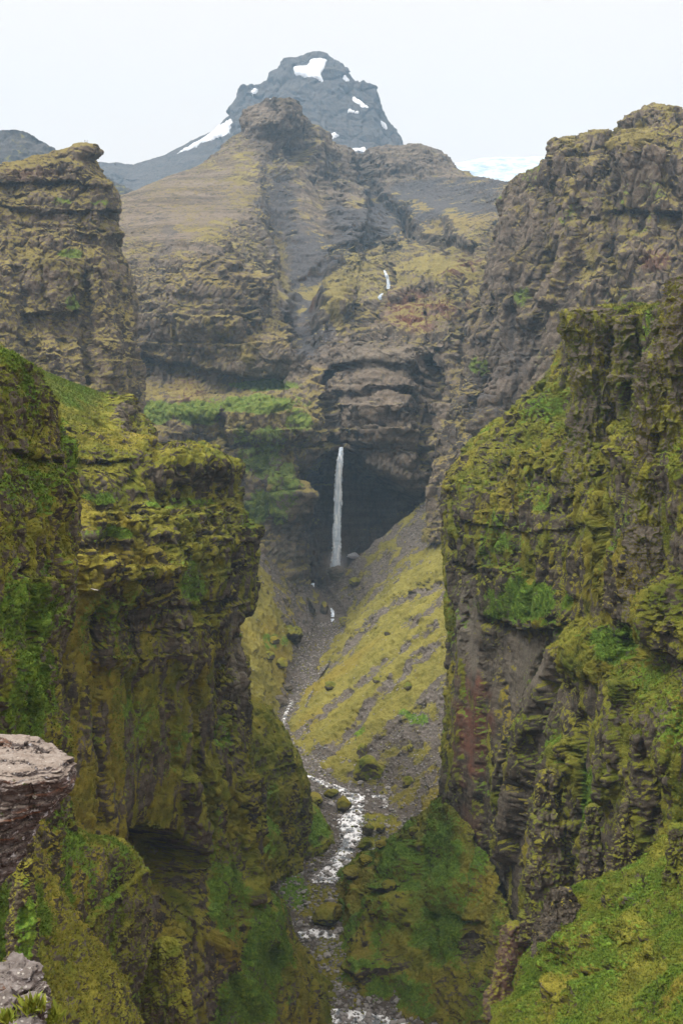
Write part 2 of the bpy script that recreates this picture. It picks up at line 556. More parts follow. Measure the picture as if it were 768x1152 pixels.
MOUNTAIN = [
    [(90, 700, 900), (140, 700, 920), (190, 700, 940), (240, 700, 960), (290, 695, 1000), (334, 690, 1060), (345, 690, 1165), (383, 690, 1168), (430, 690, 1160), (478, 660, 1120), (494, 640, 1050), (540, 640, 950), (600, 640, 880)],
    [(90, 610, 980), (140, 610, 1000), (190, 610, 1010), (240, 610, 1020), (290, 610, 1050), (334, 610, 1090), (343, 612, 1190), (383, 610, 1205), (430, 600, 1200), (478, 585, 1175), (492, 575, 1090), (540, 570, 1000), (600, 570, 930)],
    [(90, 545, 1050), (140, 545, 1060), (190, 545, 1060), (240, 545, 1065), (290, 545, 1080), (332, 545, 1095), (342, 545, 1185), (383, 522, 1190), (430, 545, 1195), (476, 560, 1165), (490, 540, 1100), (540, 520, 1040), (600, 515, 980)],
    [(90, 505, 1120), (140, 505, 1110), (190, 505, 1100), (240, 505, 1100), (290, 508, 1098), (330, 515, 1098), (343, 524, 1112), (383, 506, 1145), (430, 532, 1118), (474, 548, 1105), (490, 520, 1085), (540, 490, 1060), (600, 485, 1020)],
    [(90, 460, 1180), (140, 460, 1170), (190, 458, 1150), (240, 455, 1148), (290, 458, 1135), (330, 465, 1128), (345, 470, 1132), (383, 478, 1165), (430, 480, 1128), (476, 490, 1122), (495, 470, 1115), (545, 450, 1100), (600, 440, 1070)],
    [(90, 425, 1270), (140, 430, 1262), (190, 428, 1258), (240, 430, 1252), (290, 432, 1240), (333, 432, 1215), (360, 432, 1195), (386, 448, 1215), (432, 425, 1195), (480, 425, 1190), (500, 410, 1185), (545, 400, 1175), (600, 390, 1150)],
    [(90, 370, 1300), (140, 372, 1292), (190, 370, 1282), (240, 370, 1275), (290, 378, 1272), (338, 386, 1268), (364, 386, 1270), (394, 388, 1300), (440, 370, 1270), (480, 365, 1265), (505, 355, 1265), (550, 345, 1260), (600, 335, 1235)],
    [(90, 318, 1385), (140, 308, 1360), (190, 300, 1352), (240, 298, 1355), (280, 320, 1390), (328, 330, 1470), (368, 330, 1480), (402, 332, 1490), (440, 312, 1490), (485, 310, 1480), (520, 300, 1480), (560, 285, 1450), (600, 270, 1400)],
    [(90, 280, 1550), (135, 260, 1560), (190, 245, 1580), (240, 235, 1620), (280, 225, 1680), (325, 240, 1750), (372, 255, 1800), (408, 265, 1850), (440, 250, 1850), (490, 250, 1800), (530, 245, 1750), (565, 240, 1700), (610, 235, 1650)],
    [(90, 250, 1650), (135, 230, 1680), (188, 214, 1720), (236, 202, 1800), (270, 180, 1900), (320, 175, 1960), (362, 205, 2050), (402, 215, 2150), (440, 210, 2200), (490, 210, 2150), (530, 215, 2050), (565, 215, 1950), (610, 215, 1850)],
    [(90, 242, 1720), (135, 222, 1760), (186, 202, 1850), (232, 184, 1950), (262, 160, 2010), (302, 134, 2060), (345, 152, 2120), (376, 178, 2200), (430, 168, 2400), (488, 170, 2450), (514, 190, 2350), (562, 206, 2200), (620, 220, 2000)],
    [(90, 258, 2000), (135, 236, 2050), (188, 205, 2150), (238, 186, 2250), (270, 160, 2300), (302, 150, 2330), (345, 175, 2400), (376, 200, 2500), (430, 190, 2700), (490, 192, 2750), (516, 215, 2650), (564, 230, 2500), (622, 245, 2300)],
]

BACK_RIGHT = [
    [(470, 610, 1010), (520, 610, 960), (560, 605, 900), (600, 600, 860), (650, 600, 820), (700, 600, 780), (740, 600, 760), (780, 600, 740), (850, 600, 700)],
    [(492, 512, 1045), (525, 495, 1000), (560, 480, 950), (600, 470, 920), (650, 460, 880), (700, 450, 850), (740, 450, 830), (780, 450, 810), (850, 450, 770)],
    [(520, 420, 1110), (545, 395, 1060), (575, 370, 1010), (610, 360, 970), (650, 350, 930), (700, 350, 900), (740, 350, 880), (780, 350, 860), (850, 350, 820)],
    [(543, 345, 1170), (556, 300, 1110), (580, 290, 1040), (615, 280, 990), (655, 270, 950), (700, 265, 930), (740, 265, 910), (780, 265, 890), (850, 260, 850)],
    [(553, 295, 1220), (564, 240, 1130), (588, 222, 1060), (620, 212, 1010), (660, 202, 980), (700, 198, 960), (738, 188, 940), (778, 195, 920), (850, 195, 880)],
    [(558, 275, 1260), (572, 214, 1150), (596, 192, 1105), (628, 174, 1060), (664, 156, 1040), (698, 152, 1030), (735, 131, 1000), (772, 142, 980), (850, 162, 930)],
    [(575, 285, 1400), (585, 218, 1300), (608, 204, 1250), (635, 184, 1220), (668, 166, 1220), (702, 160, 1200), (737, 140, 1150), (774, 150, 1130), (850, 160, 1080)],
    [(585, 340, 1600), (600, 290, 1500), (620, 260, 1450), (640, 240, 1420), (670, 220, 1420), (705, 215, 1400), (737, 200, 1350), (774, 210, 1330), (850, 220, 1280)],
]

BACK_LEFT = [
    [(-70, 530, 700), (0, 530, 720), (40, 530, 740), (75, 530, 760), (109, 530, 775), (128, 525, 790), (144, 515, 830), (154, 505, 950)],
    [(-70, 450, 745), (0, 450, 765), (40, 450, 785), (75, 450, 800), (110, 450, 815), (130, 448, 825), (146, 440, 865), (154, 440, 985)],
    [(-70, 375, 780), (0, 375, 795), (40, 375, 812), (76, 375, 825), (111, 375, 836), (130, 373, 846), (145, 372, 885), (150, 372, 1000)],
    [(-70, 310, 800), (0, 310, 818), (40, 305, 836), (78, 302, 848), (106, 300, 857), (123, 302, 866), (136, 312, 905), (142, 322, 1010)],
    [(-70, 258, 848), (0, 256, 858), (40, 256, 866), (78, 254, 870), (102, 252, 872), (113, 254, 876), (120, 260, 905), (128, 270, 1010)],
    [(-70, 218, 870), (0, 214, 878), (40, 212, 884), (80, 208, 886), (104, 206, 886), (116, 210, 892), (123, 214, 920), (128, 228, 1020)],
    [(-70, 198, 888), (0, 191, 893), (36, 184, 898), (62, 178, 898), (74, 175, 897), (86, 173, 896), (96, 174, 902), (99, 190, 950)],
    [(-70, 196, 910), (0, 187, 912), (36, 180, 912), (62, 173, 910), (76, 169, 906), (92, 167, 904), (101, 167, 906), (104, 182, 955)],
    [(-70, 216, 1000), (0, 205, 1000), (36, 196, 1000), (62, 186, 990), (76, 180, 980), (92, 176, 975), (99, 176, 960), (102, 192, 990)],
]

LEFT_FRONT = K([
    [(-80, 1240, 190), (40, 1250, 200), (85, 1250, 215), (130, 1240, 235), (180, 1220, 255), (240.0, 1195, 280), (300, 1180, 300), (350, 1172, 322), (375, 1155, 336), (386, 1120, 380), (380, 1100, 470)],
    [(-80, 1060, 196), (40, 1070, 207), (85, 1080, 222), (130, 1070, 241), (175, 1060, 262), (225.0, 1050, 283), (268, 1050, 298), (302, 1055, 312), (324, 1062, 328), (334, 1060, 380), (336, 1050, 470)],
    [(-80, 950, 200), (40, 955, 211), (85, 955, 226), (130, 950, 244), (172, 950, 266), (215.0, 950, 288), (246, 950, 302), (268, 952, 312), (283, 960, 325), (290, 960, 380), (292, 960, 470)],
    [(-80, 850, 202), (40, 850, 213), (85, 850, 228), (130, 850, 246), (173, 850, 264), (214.0, 850, 283), (242, 850, 299), (262, 850, 312), (272, 850, 326), (280, 850, 380), (282, 850, 470)],
    [(-80, 750, 205), (40, 750, 215), (85, 750, 230), (130, 750, 247), (175, 750, 264), (214.6, 750, 283), (240, 750, 299), (258, 748, 313), (269, 750, 328), (274, 755, 380), (276, 755, 470)],
    [(-80, 685, 205), (40, 685, 214), (85, 682, 228), (130, 685, 245), (175, 682, 262), (211.6, 672, 281), (241, 668, 298), (267, 670, 312), (279, 672, 328), (279, 680, 380), (281, 680, 470)],
    [(-80, 645, 208), (40, 640, 217), (85, 630, 230), (130, 636, 246), (175, 628, 264), (209.6, 612, 284), (241, 602, 300), (268, 598, 314), (281, 605, 330), (281, 618, 382), (282, 618, 470)],
    [(-80, 600, 232), (40, 590, 245), (85, 572, 258), (130, 577, 270), (175, 576, 285), (209.6, 568, 300), (241, 562, 318), (265, 572, 328), (279, 588, 340), (280, 602, 385), (282, 608, 470)],
    [(-80, 530, 250), (40, 522, 262), (85, 520, 270), (130, 518, 282), (175, 516, 297), (209.6, 520, 312), (234, 524, 326), (251, 538, 340), (263, 562, 355), (267, 580, 395), (271, 590, 470)],
    [(-80, 430, 270), (30, 440, 285), (70, 462, 300), (105, 474, 310), (135, 486, 322), (159.6, 506, 335), (204, 513, 350), (240, 517, 360), (256, 532, 370), (264, 560, 410), (270, 580, 480)],
    [(-80, 372, 310), (0, 390, 330), (40, 414, 345), (75, 430, 355), (110, 443, 362), (134.0, 454, 370), (152, 488, 375), (180, 511, 385), (212, 520, 395), (240, 550, 430), (255, 580, 490)],
    [(-80, 420, 420), (0, 440, 430), (40, 460, 440), (75, 475, 445), (110, 490, 450), (134.0, 500, 455), (152, 530, 460), (180, 550, 465), (212, 560, 470), (240, 585, 490), (255, 610, 540)],
], 1.3)

LEFT_NEAR = K([
    [(-80, 1120, 112), (-30, 1120, 118), (5, 1120, 126), (30, 1120, 136), (48, 1115, 146), (58, 1110, 158), (60, 1100, 190)],
    [(-80, 960, 114), (-30, 960, 120), (5, 960, 129), (32, 960, 139), (50, 955, 149), (62, 950, 160), (64, 950, 190)],
    [(-80, 840, 118), (-30, 840, 123), (8, 840, 131), (32, 840, 140), (52, 838, 150), (64, 838, 161), (66, 838, 190)],
    [(-80, 760, 120), (-30, 760, 125), (8, 760, 132), (30, 760, 140), (48, 758, 150), (61, 758, 162), (64, 758, 190)],
    [(-80, 690, 121), (-30, 690, 127), (8, 690, 136), (34, 690, 144), (54, 688, 153), (70, 690, 164), (72, 690, 192)],
    [(-80, 620, 122), (-30, 620, 128), (8, 620, 138), (36, 620, 146), (58, 618, 155), (76, 618, 166), (76, 620, 194)],
    [(-80, 540, 125), (-30, 540, 132), (8, 540, 142), (32, 540, 150), (54, 540, 159), (70, 540, 168), (72, 545, 194)],
    [(-80, 480, 129), (-30, 475, 136), (8, 475, 145), (28, 475, 152), (46, 478, 160), (64, 486, 169), (66, 496, 196)],
    [(-80, 432, 136), (-30, 425, 141), (6, 416, 149), (25, 420, 156), (42, 428, 163), (56, 446, 171), (62, 470, 196)],
    [(-80, 390, 180), (-30, 396, 185), (0, 405, 190), (20, 420, 195), (34, 434, 200), (46, 455, 205), (54, 475, 215)],
], 1.2)

SPUR = [
    [(20, 1190, 172), (62, 1190, 180), (80, 1185, 190), (105, 1185, 200), (130, 1180, 212), (148, 1175, 222), (158, 1170, 230), (166, 1165, 270)],
    [(20, 1060, 174), (60, 1060, 182), (80, 1060, 192), (104, 1060, 202), (128, 1060, 213), (148, 1060, 223), (160, 1060, 232), (165, 1060, 272)],
    [(20, 990, 176), (58, 990, 184), (79, 995, 194), (103, 995, 203), (127, 995, 214), (147, 1000, 223), (160, 1004, 232), (163, 1010, 270)],
    [(24, 920, 190), (58, 915, 196), (76, 934, 200), (100, 948, 208), (125, 950, 217), (146, 960, 225), (157, 980, 233), (160, 990, 268)],
    [(30, 880, 210), (56, 890, 215), (74, 925, 216), (100, 942, 222), (124, 945, 230), (143, 955, 238), (153, 974, 246), (157, 988, 275)],
    [(34, 905, 250), (60, 915, 255), (78, 945, 255), (102, 960, 260), (126, 965, 265), (143, 972, 270), (152, 990, 275), (156, 1002, 290)],
]

WEDGE = [
    [(-30, 1230, 120), (30, 1230, 126), (60, 1230, 132), (90, 1220, 138), (120, 1215, 146), (145, 1210, 154), (165, 1200, 175), (168, 1200, 200)],
    [(-30, 1120, 128), (25, 1120, 134), (58, 1130, 138), (90, 1140, 142), (118, 1145, 149), (140, 1155, 156), (155, 1160, 175), (158, 1165, 200)],
    [(-20, 1030, 134), (22, 1040, 141), (52, 1060, 145), (80, 1085, 148), (105, 1098, 153), (128, 1118, 159), (146, 1140, 175), (150, 1150, 200)],
    [(-10, 930, 140), (20, 950, 147), (42, 975, 153), (64, 1020, 156), (90, 1056, 159), (110, 1080, 163), (130, 1108, 175), (140, 1130, 200)],
    [(0, 920, 165), (24, 940, 170), (44, 968, 175), (66, 1015, 176), (90, 1052, 178), (110, 1077, 180), (126, 1102, 186), (136, 1125, 205)],
    [(5, 950, 195), (28, 970, 198), (46, 1000, 200), (68, 1045, 200), (90, 1080, 200), (110, 1105, 200), (124, 1125, 205), (134, 1145, 212)],
]

SLOPE_RIGHT = [
    [(352, 668, 1122), (372, 700, 1040), (350, 748, 925), (330, 788, 842), (322, 838, 738), (352, 876, 678), (395, 905, 640), (430, 935, 612), (455, 960, 588), (490, 985, 560)],
    [(364, 662, 1118), (388, 694, 1036), (368, 738, 920), (350, 776, 838), (342, 824, 735), (375, 862, 678), (430, 888, 642), (470, 905, 615), (500, 925, 592), (535, 950, 565)],
    [(392, 635, 1115), (420, 664, 1036), (412, 702, 922), (402, 736, 840), (398, 782, 738), (428, 820, 682), (478, 845, 648), (515, 855, 620), (545, 872, 596), (580, 890, 570)],
    [(432, 600, 1112), (470, 612, 1044), (486, 634, 930), (490, 656, 846), (500, 692, 746), (525, 730, 690), (560, 768, 655), (590, 790, 626), (615, 812, 602), (640, 840, 575)],
    [(474, 566, 1108), (520, 562, 1055), (560, 566, 944), (580, 580, 858), (600, 606, 765), (622, 645, 705), (645, 692, 668), (665, 730, 636), (685, 770, 612), (705, 820, 585)],
    [(510, 535, 1105), (570, 520, 1060), (640, 510, 955), (680, 515, 870), (710, 530, 785), (730, 570, 722), (745, 630, 682), (760, 680, 650), (770, 720, 622), (780, 780, 595)],
]

SLOPE_LEFT = [
    [(364, 668, 1120), (356, 705, 1040), (344, 748, 925), (326, 790, 842), (316, 836, 740), (330, 872, 680), (350, 905, 640)],
    [(342, 655, 1112), (340, 695, 1030), (330, 735, 915), (312, 775, 835), (300, 818, 735), (308, 855, 672), (322, 890, 632)],
    [(318, 630, 1095), (318, 672, 1010), (306, 708, 898), (290, 745, 820), (274, 788, 722), (280, 825, 662), (292, 860, 624)],
    [(290, 608, 1075), (286, 640, 985), (272, 676, 875), (254, 712, 800), (236, 755, 706), (240, 790, 650), (250, 825, 615)],
    [(250, 580, 1050), (235, 600, 950), (215, 630, 840), (195, 660, 770), (175, 700, 690), (175, 735, 640), (180, 770, 610)],
]

RIVER = [  # station: centre px, py, half width px, metres ahead
    (352, 661, 10, 1140), (354, 668, 11, 1112), (372, 697, 13, 1037), (358, 738, 15, 930), (330, 783, 18, 842), (318, 815, 20, 771), (328, 850, 24, 704), (362, 878, 42, 662),
    (400, 905, 52, 627), (398, 945, 52, 583), (372, 985, 44, 546), (356, 1040, 44, 503), (366, 1100, 48, 463), (395, 1140, 60, 440), (440, 1190, 90, 412), (480, 1260, 110, 385)]

BULGE_A = [  # the mossy tower by the left wall
    [(262, 1000, 515), (285, 1000, 520), (310, 995, 532), (332, 990, 548), (344, 985, 566), (346, 985, 600)],
    [(262, 930, 518), (284, 930, 524), (310, 930, 536), (332, 930, 552), (345, 930, 570), (347, 930, 602)],
    [(262, 870, 522), (284, 870, 528), (308, 872, 540), (330, 876, 555), (343, 884, 572), (345, 890, 602)],
    [(262, 825, 534), (282, 822, 540), (304, 828, 550), (324, 840, 562), (338, 860, 578), (342, 876, 604)],
    [(262, 795, 560), (280, 786, 566), (300, 800, 572), (318, 822, 582), (332, 846, 594), (339, 868, 612)],
    [(262, 815, 610), (280, 806, 610), (300, 818, 612), (316, 838, 616), (330, 860, 622), (338, 880, 630)],
]
BULGE_B = [  # green mound at the river bank
    [(322, 985, 555), (345, 986, 558), (364, 980, 566), (377, 968, 578), (382, 958, 600)],
    [(322, 948, 560), (344, 950, 563), (362, 950, 570), (374, 948, 582), (379, 944, 604)],
    [(322, 915, 570), (342, 914, 573), (356, 922, 580), (367, 932, 590), (374, 938, 610)],
    [(322, 898, 590), (340, 898, 594), (354, 910, 600), (364, 922, 608), (371, 934, 620)],
    [(322, 915, 630), (340, 915, 630), (354, 925, 632), (364, 935, 634), (371, 945, 636)],
]
BULGE_C = [  # green shoulder under the left wall
    [(250, 1020, 440), (275, 1010, 450), (300, 1000, 466), (318, 985, 486), (324, 975, 520)],
    [(250, 970, 446), (276, 968, 456), (300, 962, 472), (316, 955, 490), (320, 952, 524)],
    [(250, 935, 456), (276, 930, 466), (298, 932, 480), (312, 938, 496), (317, 944, 526)],
    [(250, 905, 476), (274, 900, 484), (294, 914, 496), (308, 928, 510), (314, 940, 534)],
    [(250, 915, 530), (274, 912, 535), (294, 926, 540), (306, 940, 545), (312, 952, 552)],
]

RIGHT_FRONT = [
    [(530, 1180, 570), (514, 1185, 492), (530, 1190, 478), (560, 1195, 454), (590, 1205, 427), (620, 1215, 397), (655, 1230, 361), (695, 1250, 323), (735, 1260, 286), (785, 1260, 260), (850, 1260, 228), (1000, 1358, 196)],
    [(524, 1040, 575), (507, 1040, 491), (522, 1040, 477), (552, 1040, 452), (583, 1040, 424), (618, 1040, 393), (652, 1040, 357), (690, 1040, 318), (732, 1040, 281), (782, 1040, 255), (850, 1040, 225), (1000, 1110, 194)],
    [(516, 900, 578), (504, 900, 490), (519, 900, 476), (549, 900, 451), (581, 900, 424), (616, 900, 391), (652, 900, 355), (690, 900, 317), (732, 900, 280), (782, 900, 255), (850, 900, 225), (1000, 952, 194)],
    [(522, 780, 580), (511, 780, 491), (524, 780, 477), (552, 780, 451), (583, 780, 425), (617, 780, 395), (653, 780, 361), (692, 780, 324), (733, 780, 286), (783, 780, 260), (850, 780, 230), (1000, 818, 198)],
    [(524, 700, 582), (512, 700, 491), (526, 690, 477), (553, 685, 451), (584, 690, 425), (618, 690, 401), (655, 695, 373), (694, 705, 340), (735, 700, 296), (784, 690, 268), (850, 690, 238), (1000, 716, 204)],
    [(520, 660, 582), (508, 655, 489), (522, 655, 474), (551, 655, 454), (583, 655, 432), (619, 655, 407), (656, 660, 377), (692, 655, 342), (733, 640, 302), (783, 640, 275), (850, 640, 245), (1000, 660, 210)],
    [(516, 560, 585), (504, 562, 490), (519, 560, 477), (549, 565, 458), (582, 570, 438), (619, 572, 413), (656, 575, 381), (692, 560, 344), (731, 545, 306), (781, 535, 280), (850, 530, 250), (1000, 536, 215)],
    [(516, 540, 590), (507, 534, 500), (521, 522, 496), (549, 512, 484), (583, 508, 468), (619, 508, 440), (654, 512, 403), (691, 492, 362), (727, 500, 325), (777, 490, 292), (850, 480, 258), (1000, 480, 222)],
    [(530, 515, 610), (534, 502, 555), (556, 482, 542), (584, 458, 526), (612, 442, 510), (637, 455, 481), (663, 470, 440), (691, 460, 397), (727, 470, 352), (777, 460, 312), (850, 450, 272), (1000, 446, 234)],
    [(560, 495, 650), (570, 472, 610), (590, 456, 595), (612, 436, 576), (632, 405, 554), (644, 362, 505), (668, 355, 461), (700, 354, 414), (735, 352, 368), (780, 338, 330), (850, 322, 288), (1000, 302, 248)],
    [(580, 530, 710), (590, 505, 690), (605, 490, 680), (622, 475, 666), (636, 440, 642), (648, 370, 595), (672, 362, 555), (702, 360, 512), (737, 358, 465), (782, 345, 420), (850, 330, 370), (1000, 311, 318)],
]

MOUND_RIGHT = [
    [(372, 985, 552), (380, 1045, 502), (386, 1105, 463), (425, 1142, 445), (480, 1170, 428), (570, 1210, 400)],
    [(394, 970, 545), (406, 1010, 504), (420, 1062, 464), (456, 1096, 446), (508, 1125, 428), (578, 1160, 402)],
    [(424, 948, 536), (442, 980, 500), (462, 1022, 468), (494, 1055, 448), (534, 1088, 428), (584, 1130, 402)],
    [(462, 922, 520), (480, 945, 492), (502, 982, 468), (526, 1020, 446), (554, 1062, 424), (590, 1112, 401)],
    [(498, 893, 496), (515, 913, 478), (536, 945, 458), (556, 985, 438), (576, 1038, 416), (596, 1098, 398)],
]

NEAR_SLOPE = [
    [(520, 1230, 172), (580, 1235, 162), (645, 1240, 148), (710, 1245, 134), (785, 1250, 118), (860, 1250, 106), (1000, 1260, 74)],
    [(542, 1155, 192), (590, 1135, 190), (650, 1125, 178), (712, 1118, 164), (782, 1105, 150), (860, 1095, 135), (1000, 1105, 94)],
    [(562, 1126, 206), (606, 1075, 212), (648, 1052, 207), (710, 1046, 195), (780, 1030, 180), (860, 1015, 160), (1000, 1025, 112)],
    [(580, 1105, 216), (622, 1035, 226), (652, 1006, 228), (704, 992, 222), (772, 945, 210), (860, 905, 195), (1000, 915, 136)],
    [(600, 1120, 250), (640, 1050, 255), (668, 1022, 255), (714, 1008, 250), (778, 960, 240), (860, 920, 225), (1000, 930, 157)],
]


def column_rows(prof, Y, thick, nback=1, depth=0.6):
    """rock tower: prof = rows bottom to top of (left px, right px, py); rounded plan, closed round the back"""
    rows = []
    for l, r, py in prof:
        c, h = (l + r) / 2, (r - l) / 2
        row = []
        for k in range(13):
            a = math.pi * (1.5 - 2 * k / 12) + math.pi
            sx = math.copysign(abs(math.sin(a)) ** 0.7, math.sin(a))
            cy_ = math.copysign(abs(math.cos(a)) ** 0.7, math.cos(a))
            mpp = Y / F
            row.append((c + h * sx, py - 0.0, Y - cy_ * h * mpp * thick))
        rows.append(row)
    l, r, py = prof[-1]
    c = (l + r) / 2
    rows.append([(c + (x - c) * 0.05, py - (r - l) * 0.10, Y + (d - Y) * 0.05) for x, _, d in rows[-1]])
    return rows
# ------------------------------------------------------------------ build the land
HAZE = 0.000072
D = 1.6
MAT = dict(
    front=terrain_material('mossy_canyon_rock', 1.0),
    far=terrain_material('mountain_rock', 4.0, rock_a=(0.11, 0.089, 0.066), rock_b=(0.20, 0.166, 0.13), rock_d=(0.045, 0.04, 0.038), moss_a=(0.235, 0.20, 0.07), moss_b=(0.15, 0.128, 0.046), moss_c=(0.20, 0.155, 0.06), scree=(0.098, 0.094, 0.096), green_a=(0.09, 0.14, 0.025), green_b=(0.16, 0.20, 0.04)),
    talus=terrain_material('talus_ground', 2.0, moss_a=(0.23, 0.21, 0.05), moss_b=(0.15, 0.142, 0.034), scree=(0.17, 0.15, 0.132)),
    peak=terrain_material('summit_rock', 10.0, rock_a=(0.062, 0.06, 0.06), rock_b=(0.095, 0.09, 0.086), rock_d=(0.04, 0.039, 0.04)),
)
F_LEFT = [
    ('l', [(120, 447), (140, 455), (156, 488), (163, 500)], 45, 7),
    ('l', [(172, 513), (205, 513), (235, 518), (260, 524)], 36, 7),
    ('l', [(70, 520), (110, 515), (160, 520)], 30, -3),
    ('l', [(78, 588), (110, 582), (146, 592)], 30, 9), ('l', [(150, 585), (185, 590), (215, 578), (250, 580)], 30, 6),
    ('l', [(78, 628), (120, 640), (165, 642), (190, 634)], 60, 8), ('l', [(185, 622), (225, 606), (262, 596), (286, 590)], 50, 3),
    ('b', 284, 720, 18, 30, -3), ('g', [(285, 690), (268, 730), (258, 775), (256, 830)], 12, -5),
    ('g', [(222, 760), (223, 810), (226, 870), (230, 930)], 9, -6), ('g', [(190, 650), (186, 720), (190, 790), (200, 860)], 8, -3),
    ('g', [(150, 655), (148, 720), (154, 800)], 7, -2.5), ('g', [(112, 650), (108, 740), (112, 850), (120, 930)], 10, -4),
    ('b', 135, 730, 26, 60, 3), ('b', 205, 720, 22, 60, 4), ('b', 245, 660, 20, 50, 4),
    ('l', [(100, 690), (150, 684), (210, 682), (262, 672)], 30, -2.5), ('l', [(120, 712), (180, 708), (240, 704)], 22, -2), ('l', [(110, 735), (165, 740), (200, 736)], 22, 2),
    ('l', [(148, 934), (168, 926), (200, 938), (224, 962)], 75, -26), ('b', 195, 1010, 30, 50, -5),
    ('g', [(205, 870), (214, 920), (224, 975)], 12, 6), ('g', [(272, 870), (278, 940), (284, 1010)], 9, 6), ('b', 300, 960, 14, 60, -6),
    ('g', [(240, 860), (246, 940), (240, 1040), (250, 1120)], 10, 4), ('g', [(258, 900), (262, 1000), (280, 1080)], 8, -4),
    ('l', [(305, 1062), (322, 1070), (332, 1092)], 34, -7), ('b', 300, 1040, 20, 34, 4), ('g', [(235, 1050), (275, 1110), (300, 1152)], 12, 5),
]
F_RIGHT = [
    ('l', [(506, 545), (525, 540), (545, 552), (570, 560)], 70, 4), ('l', [(506, 632), (525, 638), (545, 636)], 40, -5),
    ('l', [(535, 640), (565, 636), (600, 645)], 60, 5), ('l', [(545, 690), (575, 706), (610, 708), (640, 700)], 110, -6),
    ('g', [(676, 480), (674, 520), (672, 580), (674, 660)], 9, -9), ('b', 698, 650, 20, 50, 6), ('b', 745, 690, 26, 50, 7), ('g', [(717, 600), (720, 650), (716, 730)], 7, -5),
    ('l', [(690, 715), (720, 722), (768, 742)], 40, -6), ('b', 660, 735, 36, 36, 6),
    ('g', [(632, 720), (612, 770), (598, 830), (584, 900), (574, 960)], 13, 8), ('g', [(600, 740), (585, 800), (566, 880), (556, 950)], 10, -6),
    ('g', [(545, 720), (540, 800), (538, 900), (546, 1000)], 8, -4), ('g', [(522, 650), (520, 760), (516, 880)], 8, 3),
    ('g', [(640, 830), (618, 900), (606, 980), (604, 1050)], 14, 7), ('g', [(646, 800), (652, 870), (640, 950), (640, 1020)], 9, -7),
    ('g', [(657, 840), (660, 920), (656, 1000)], 6, -6), ('g', [(700, 760), (690, 830), (682, 900)], 12, 5), ('g', [(740, 780), (730, 860), (728, 960)], 12, 6),
    ('g', [(715, 790), (708, 860)], 8, -5), ('b', 755, 840, 20, 60, 5), ('b', 565, 900, 16, 80, 4),
    ('l', [(512, 585), (540, 590), (600, 600), (660, 590)], 24, -2), ('l', [(560, 520), (600, 512), (650, 520)], 30, 4), ('l', [(575, 470), (610, 462), (640, 470)], 24, 3),
    ('l', [(690, 500), (730, 520), (768, 510)], 40, 4),
]
F_MTN = [
    ('g', [(455, 225), (430, 262), (400, 285), (372, 300), (350, 325), (340, 350), (348, 385)], 24, -24),
    ('g', [(305, 165), (318, 215), (322, 260), (330, 310)], 22, -14),
    ('g', [(310, 120), (350, 150), (385, 200), (395, 250)], 30, 26),
    ('b', 300, 135, 28, 22, 29),
    ('b', 335, 165, 14, 22, -35),
    ('g', [(400, 170), (420, 220), (470, 260), (520, 280)], 16, -26),
    ('b', 450, 185, 46, 16, 32),
    ('b', 480, 255, 30, 18, -26),
    ('b', 230, 350, 70, 50, 38),
    ('b', 300, 400, 40, 26, 23),
    ('l', [(195, 300), (230, 294), (262, 304), (285, 322)], 46, 20),
    ('l', [(140, 392), (180, 404), (230, 414), (290, 424), (320, 420)], 34, -28),
    ('b', 385, 290, 34, 22, 32),
    ('b', 372, 345, 24, 20, 26),
    ('l', [(345, 300), (380, 290), (415, 300)], 30, 14),
    ('l', [(340, 340), (370, 334), (398, 345)], 26, 14),
    ('g', [(432, 292), (436, 318), (428, 345), (412, 365), (395, 390)], 9, -32),
    ('g', [(440, 340), (490, 320), (540, 300)], 8, 17),
    ('b', 425, 440, 60, 60, 35),
    ('g', [(372, 420), (368, 460), (378, 500)], 9, -38),
    ('g', [(487, 400), (486, 450), (480, 520)], 9, -35),
    ('b', 455, 500, 26, 26, 14),
    ('l', [(365, 398), (410, 392), (460, 398), (500, 392)], 22, 10),
    ('l', [(370, 420), (420, 416), (475, 424)], 20, -10),
    ('l', [(380, 452), (430, 446), (478, 456)], 24, -12),
    ('l', [(390, 490), (430, 484), (470, 494)], 22, 12),
    ('b', 310, 480, 40, 34, 23),
    ('l', [(255, 452), (300, 446), (350, 456), (366, 470)], 50, 13),
    ('b', 230, 500, 30, 24, -17),
    ('l', [(150, 458), (190, 452), (240, 456)], 24, 13),
    ('l', [(185, 498), (230, 500), (270, 505)], 26, 13),
    ('l', [(270, 520), (310, 528), (332, 545)], 40, 13),
    ('b', 320, 570, 18, 40, 14),
    ('g', [(245, 470), (262, 520), (282, 590)], 9, -17),
    ('g', [(560, 250), (530, 300), (515, 350), (520, 400)], 12, -23),
    ('b', 530, 330, 30, 30, 17),
]
F_BRIGHT = [
    ('g', [(640, 155), (632, 215), (640, 280), (628, 340)], 16, 16), ('g', [(600, 200), (612, 260), (600, 330)], 13, -14), ('g', [(690, 150), (680, 220), (690, 300)], 14, -14),
    ('b', 720, 170, 34, 34, 18), ('l', [(700, 190), (740, 180), (790, 195)], 26, 10), ('l', [(655, 240), (700, 232), (768, 240)], 30, -12), ('b', 590, 330, 20, 60, 12), ('g', [(560, 330), (545, 400), (520, 480)], 12, -14),
    ('g', [(600, 350), (580, 410), (550, 480)], 12, 12),
]
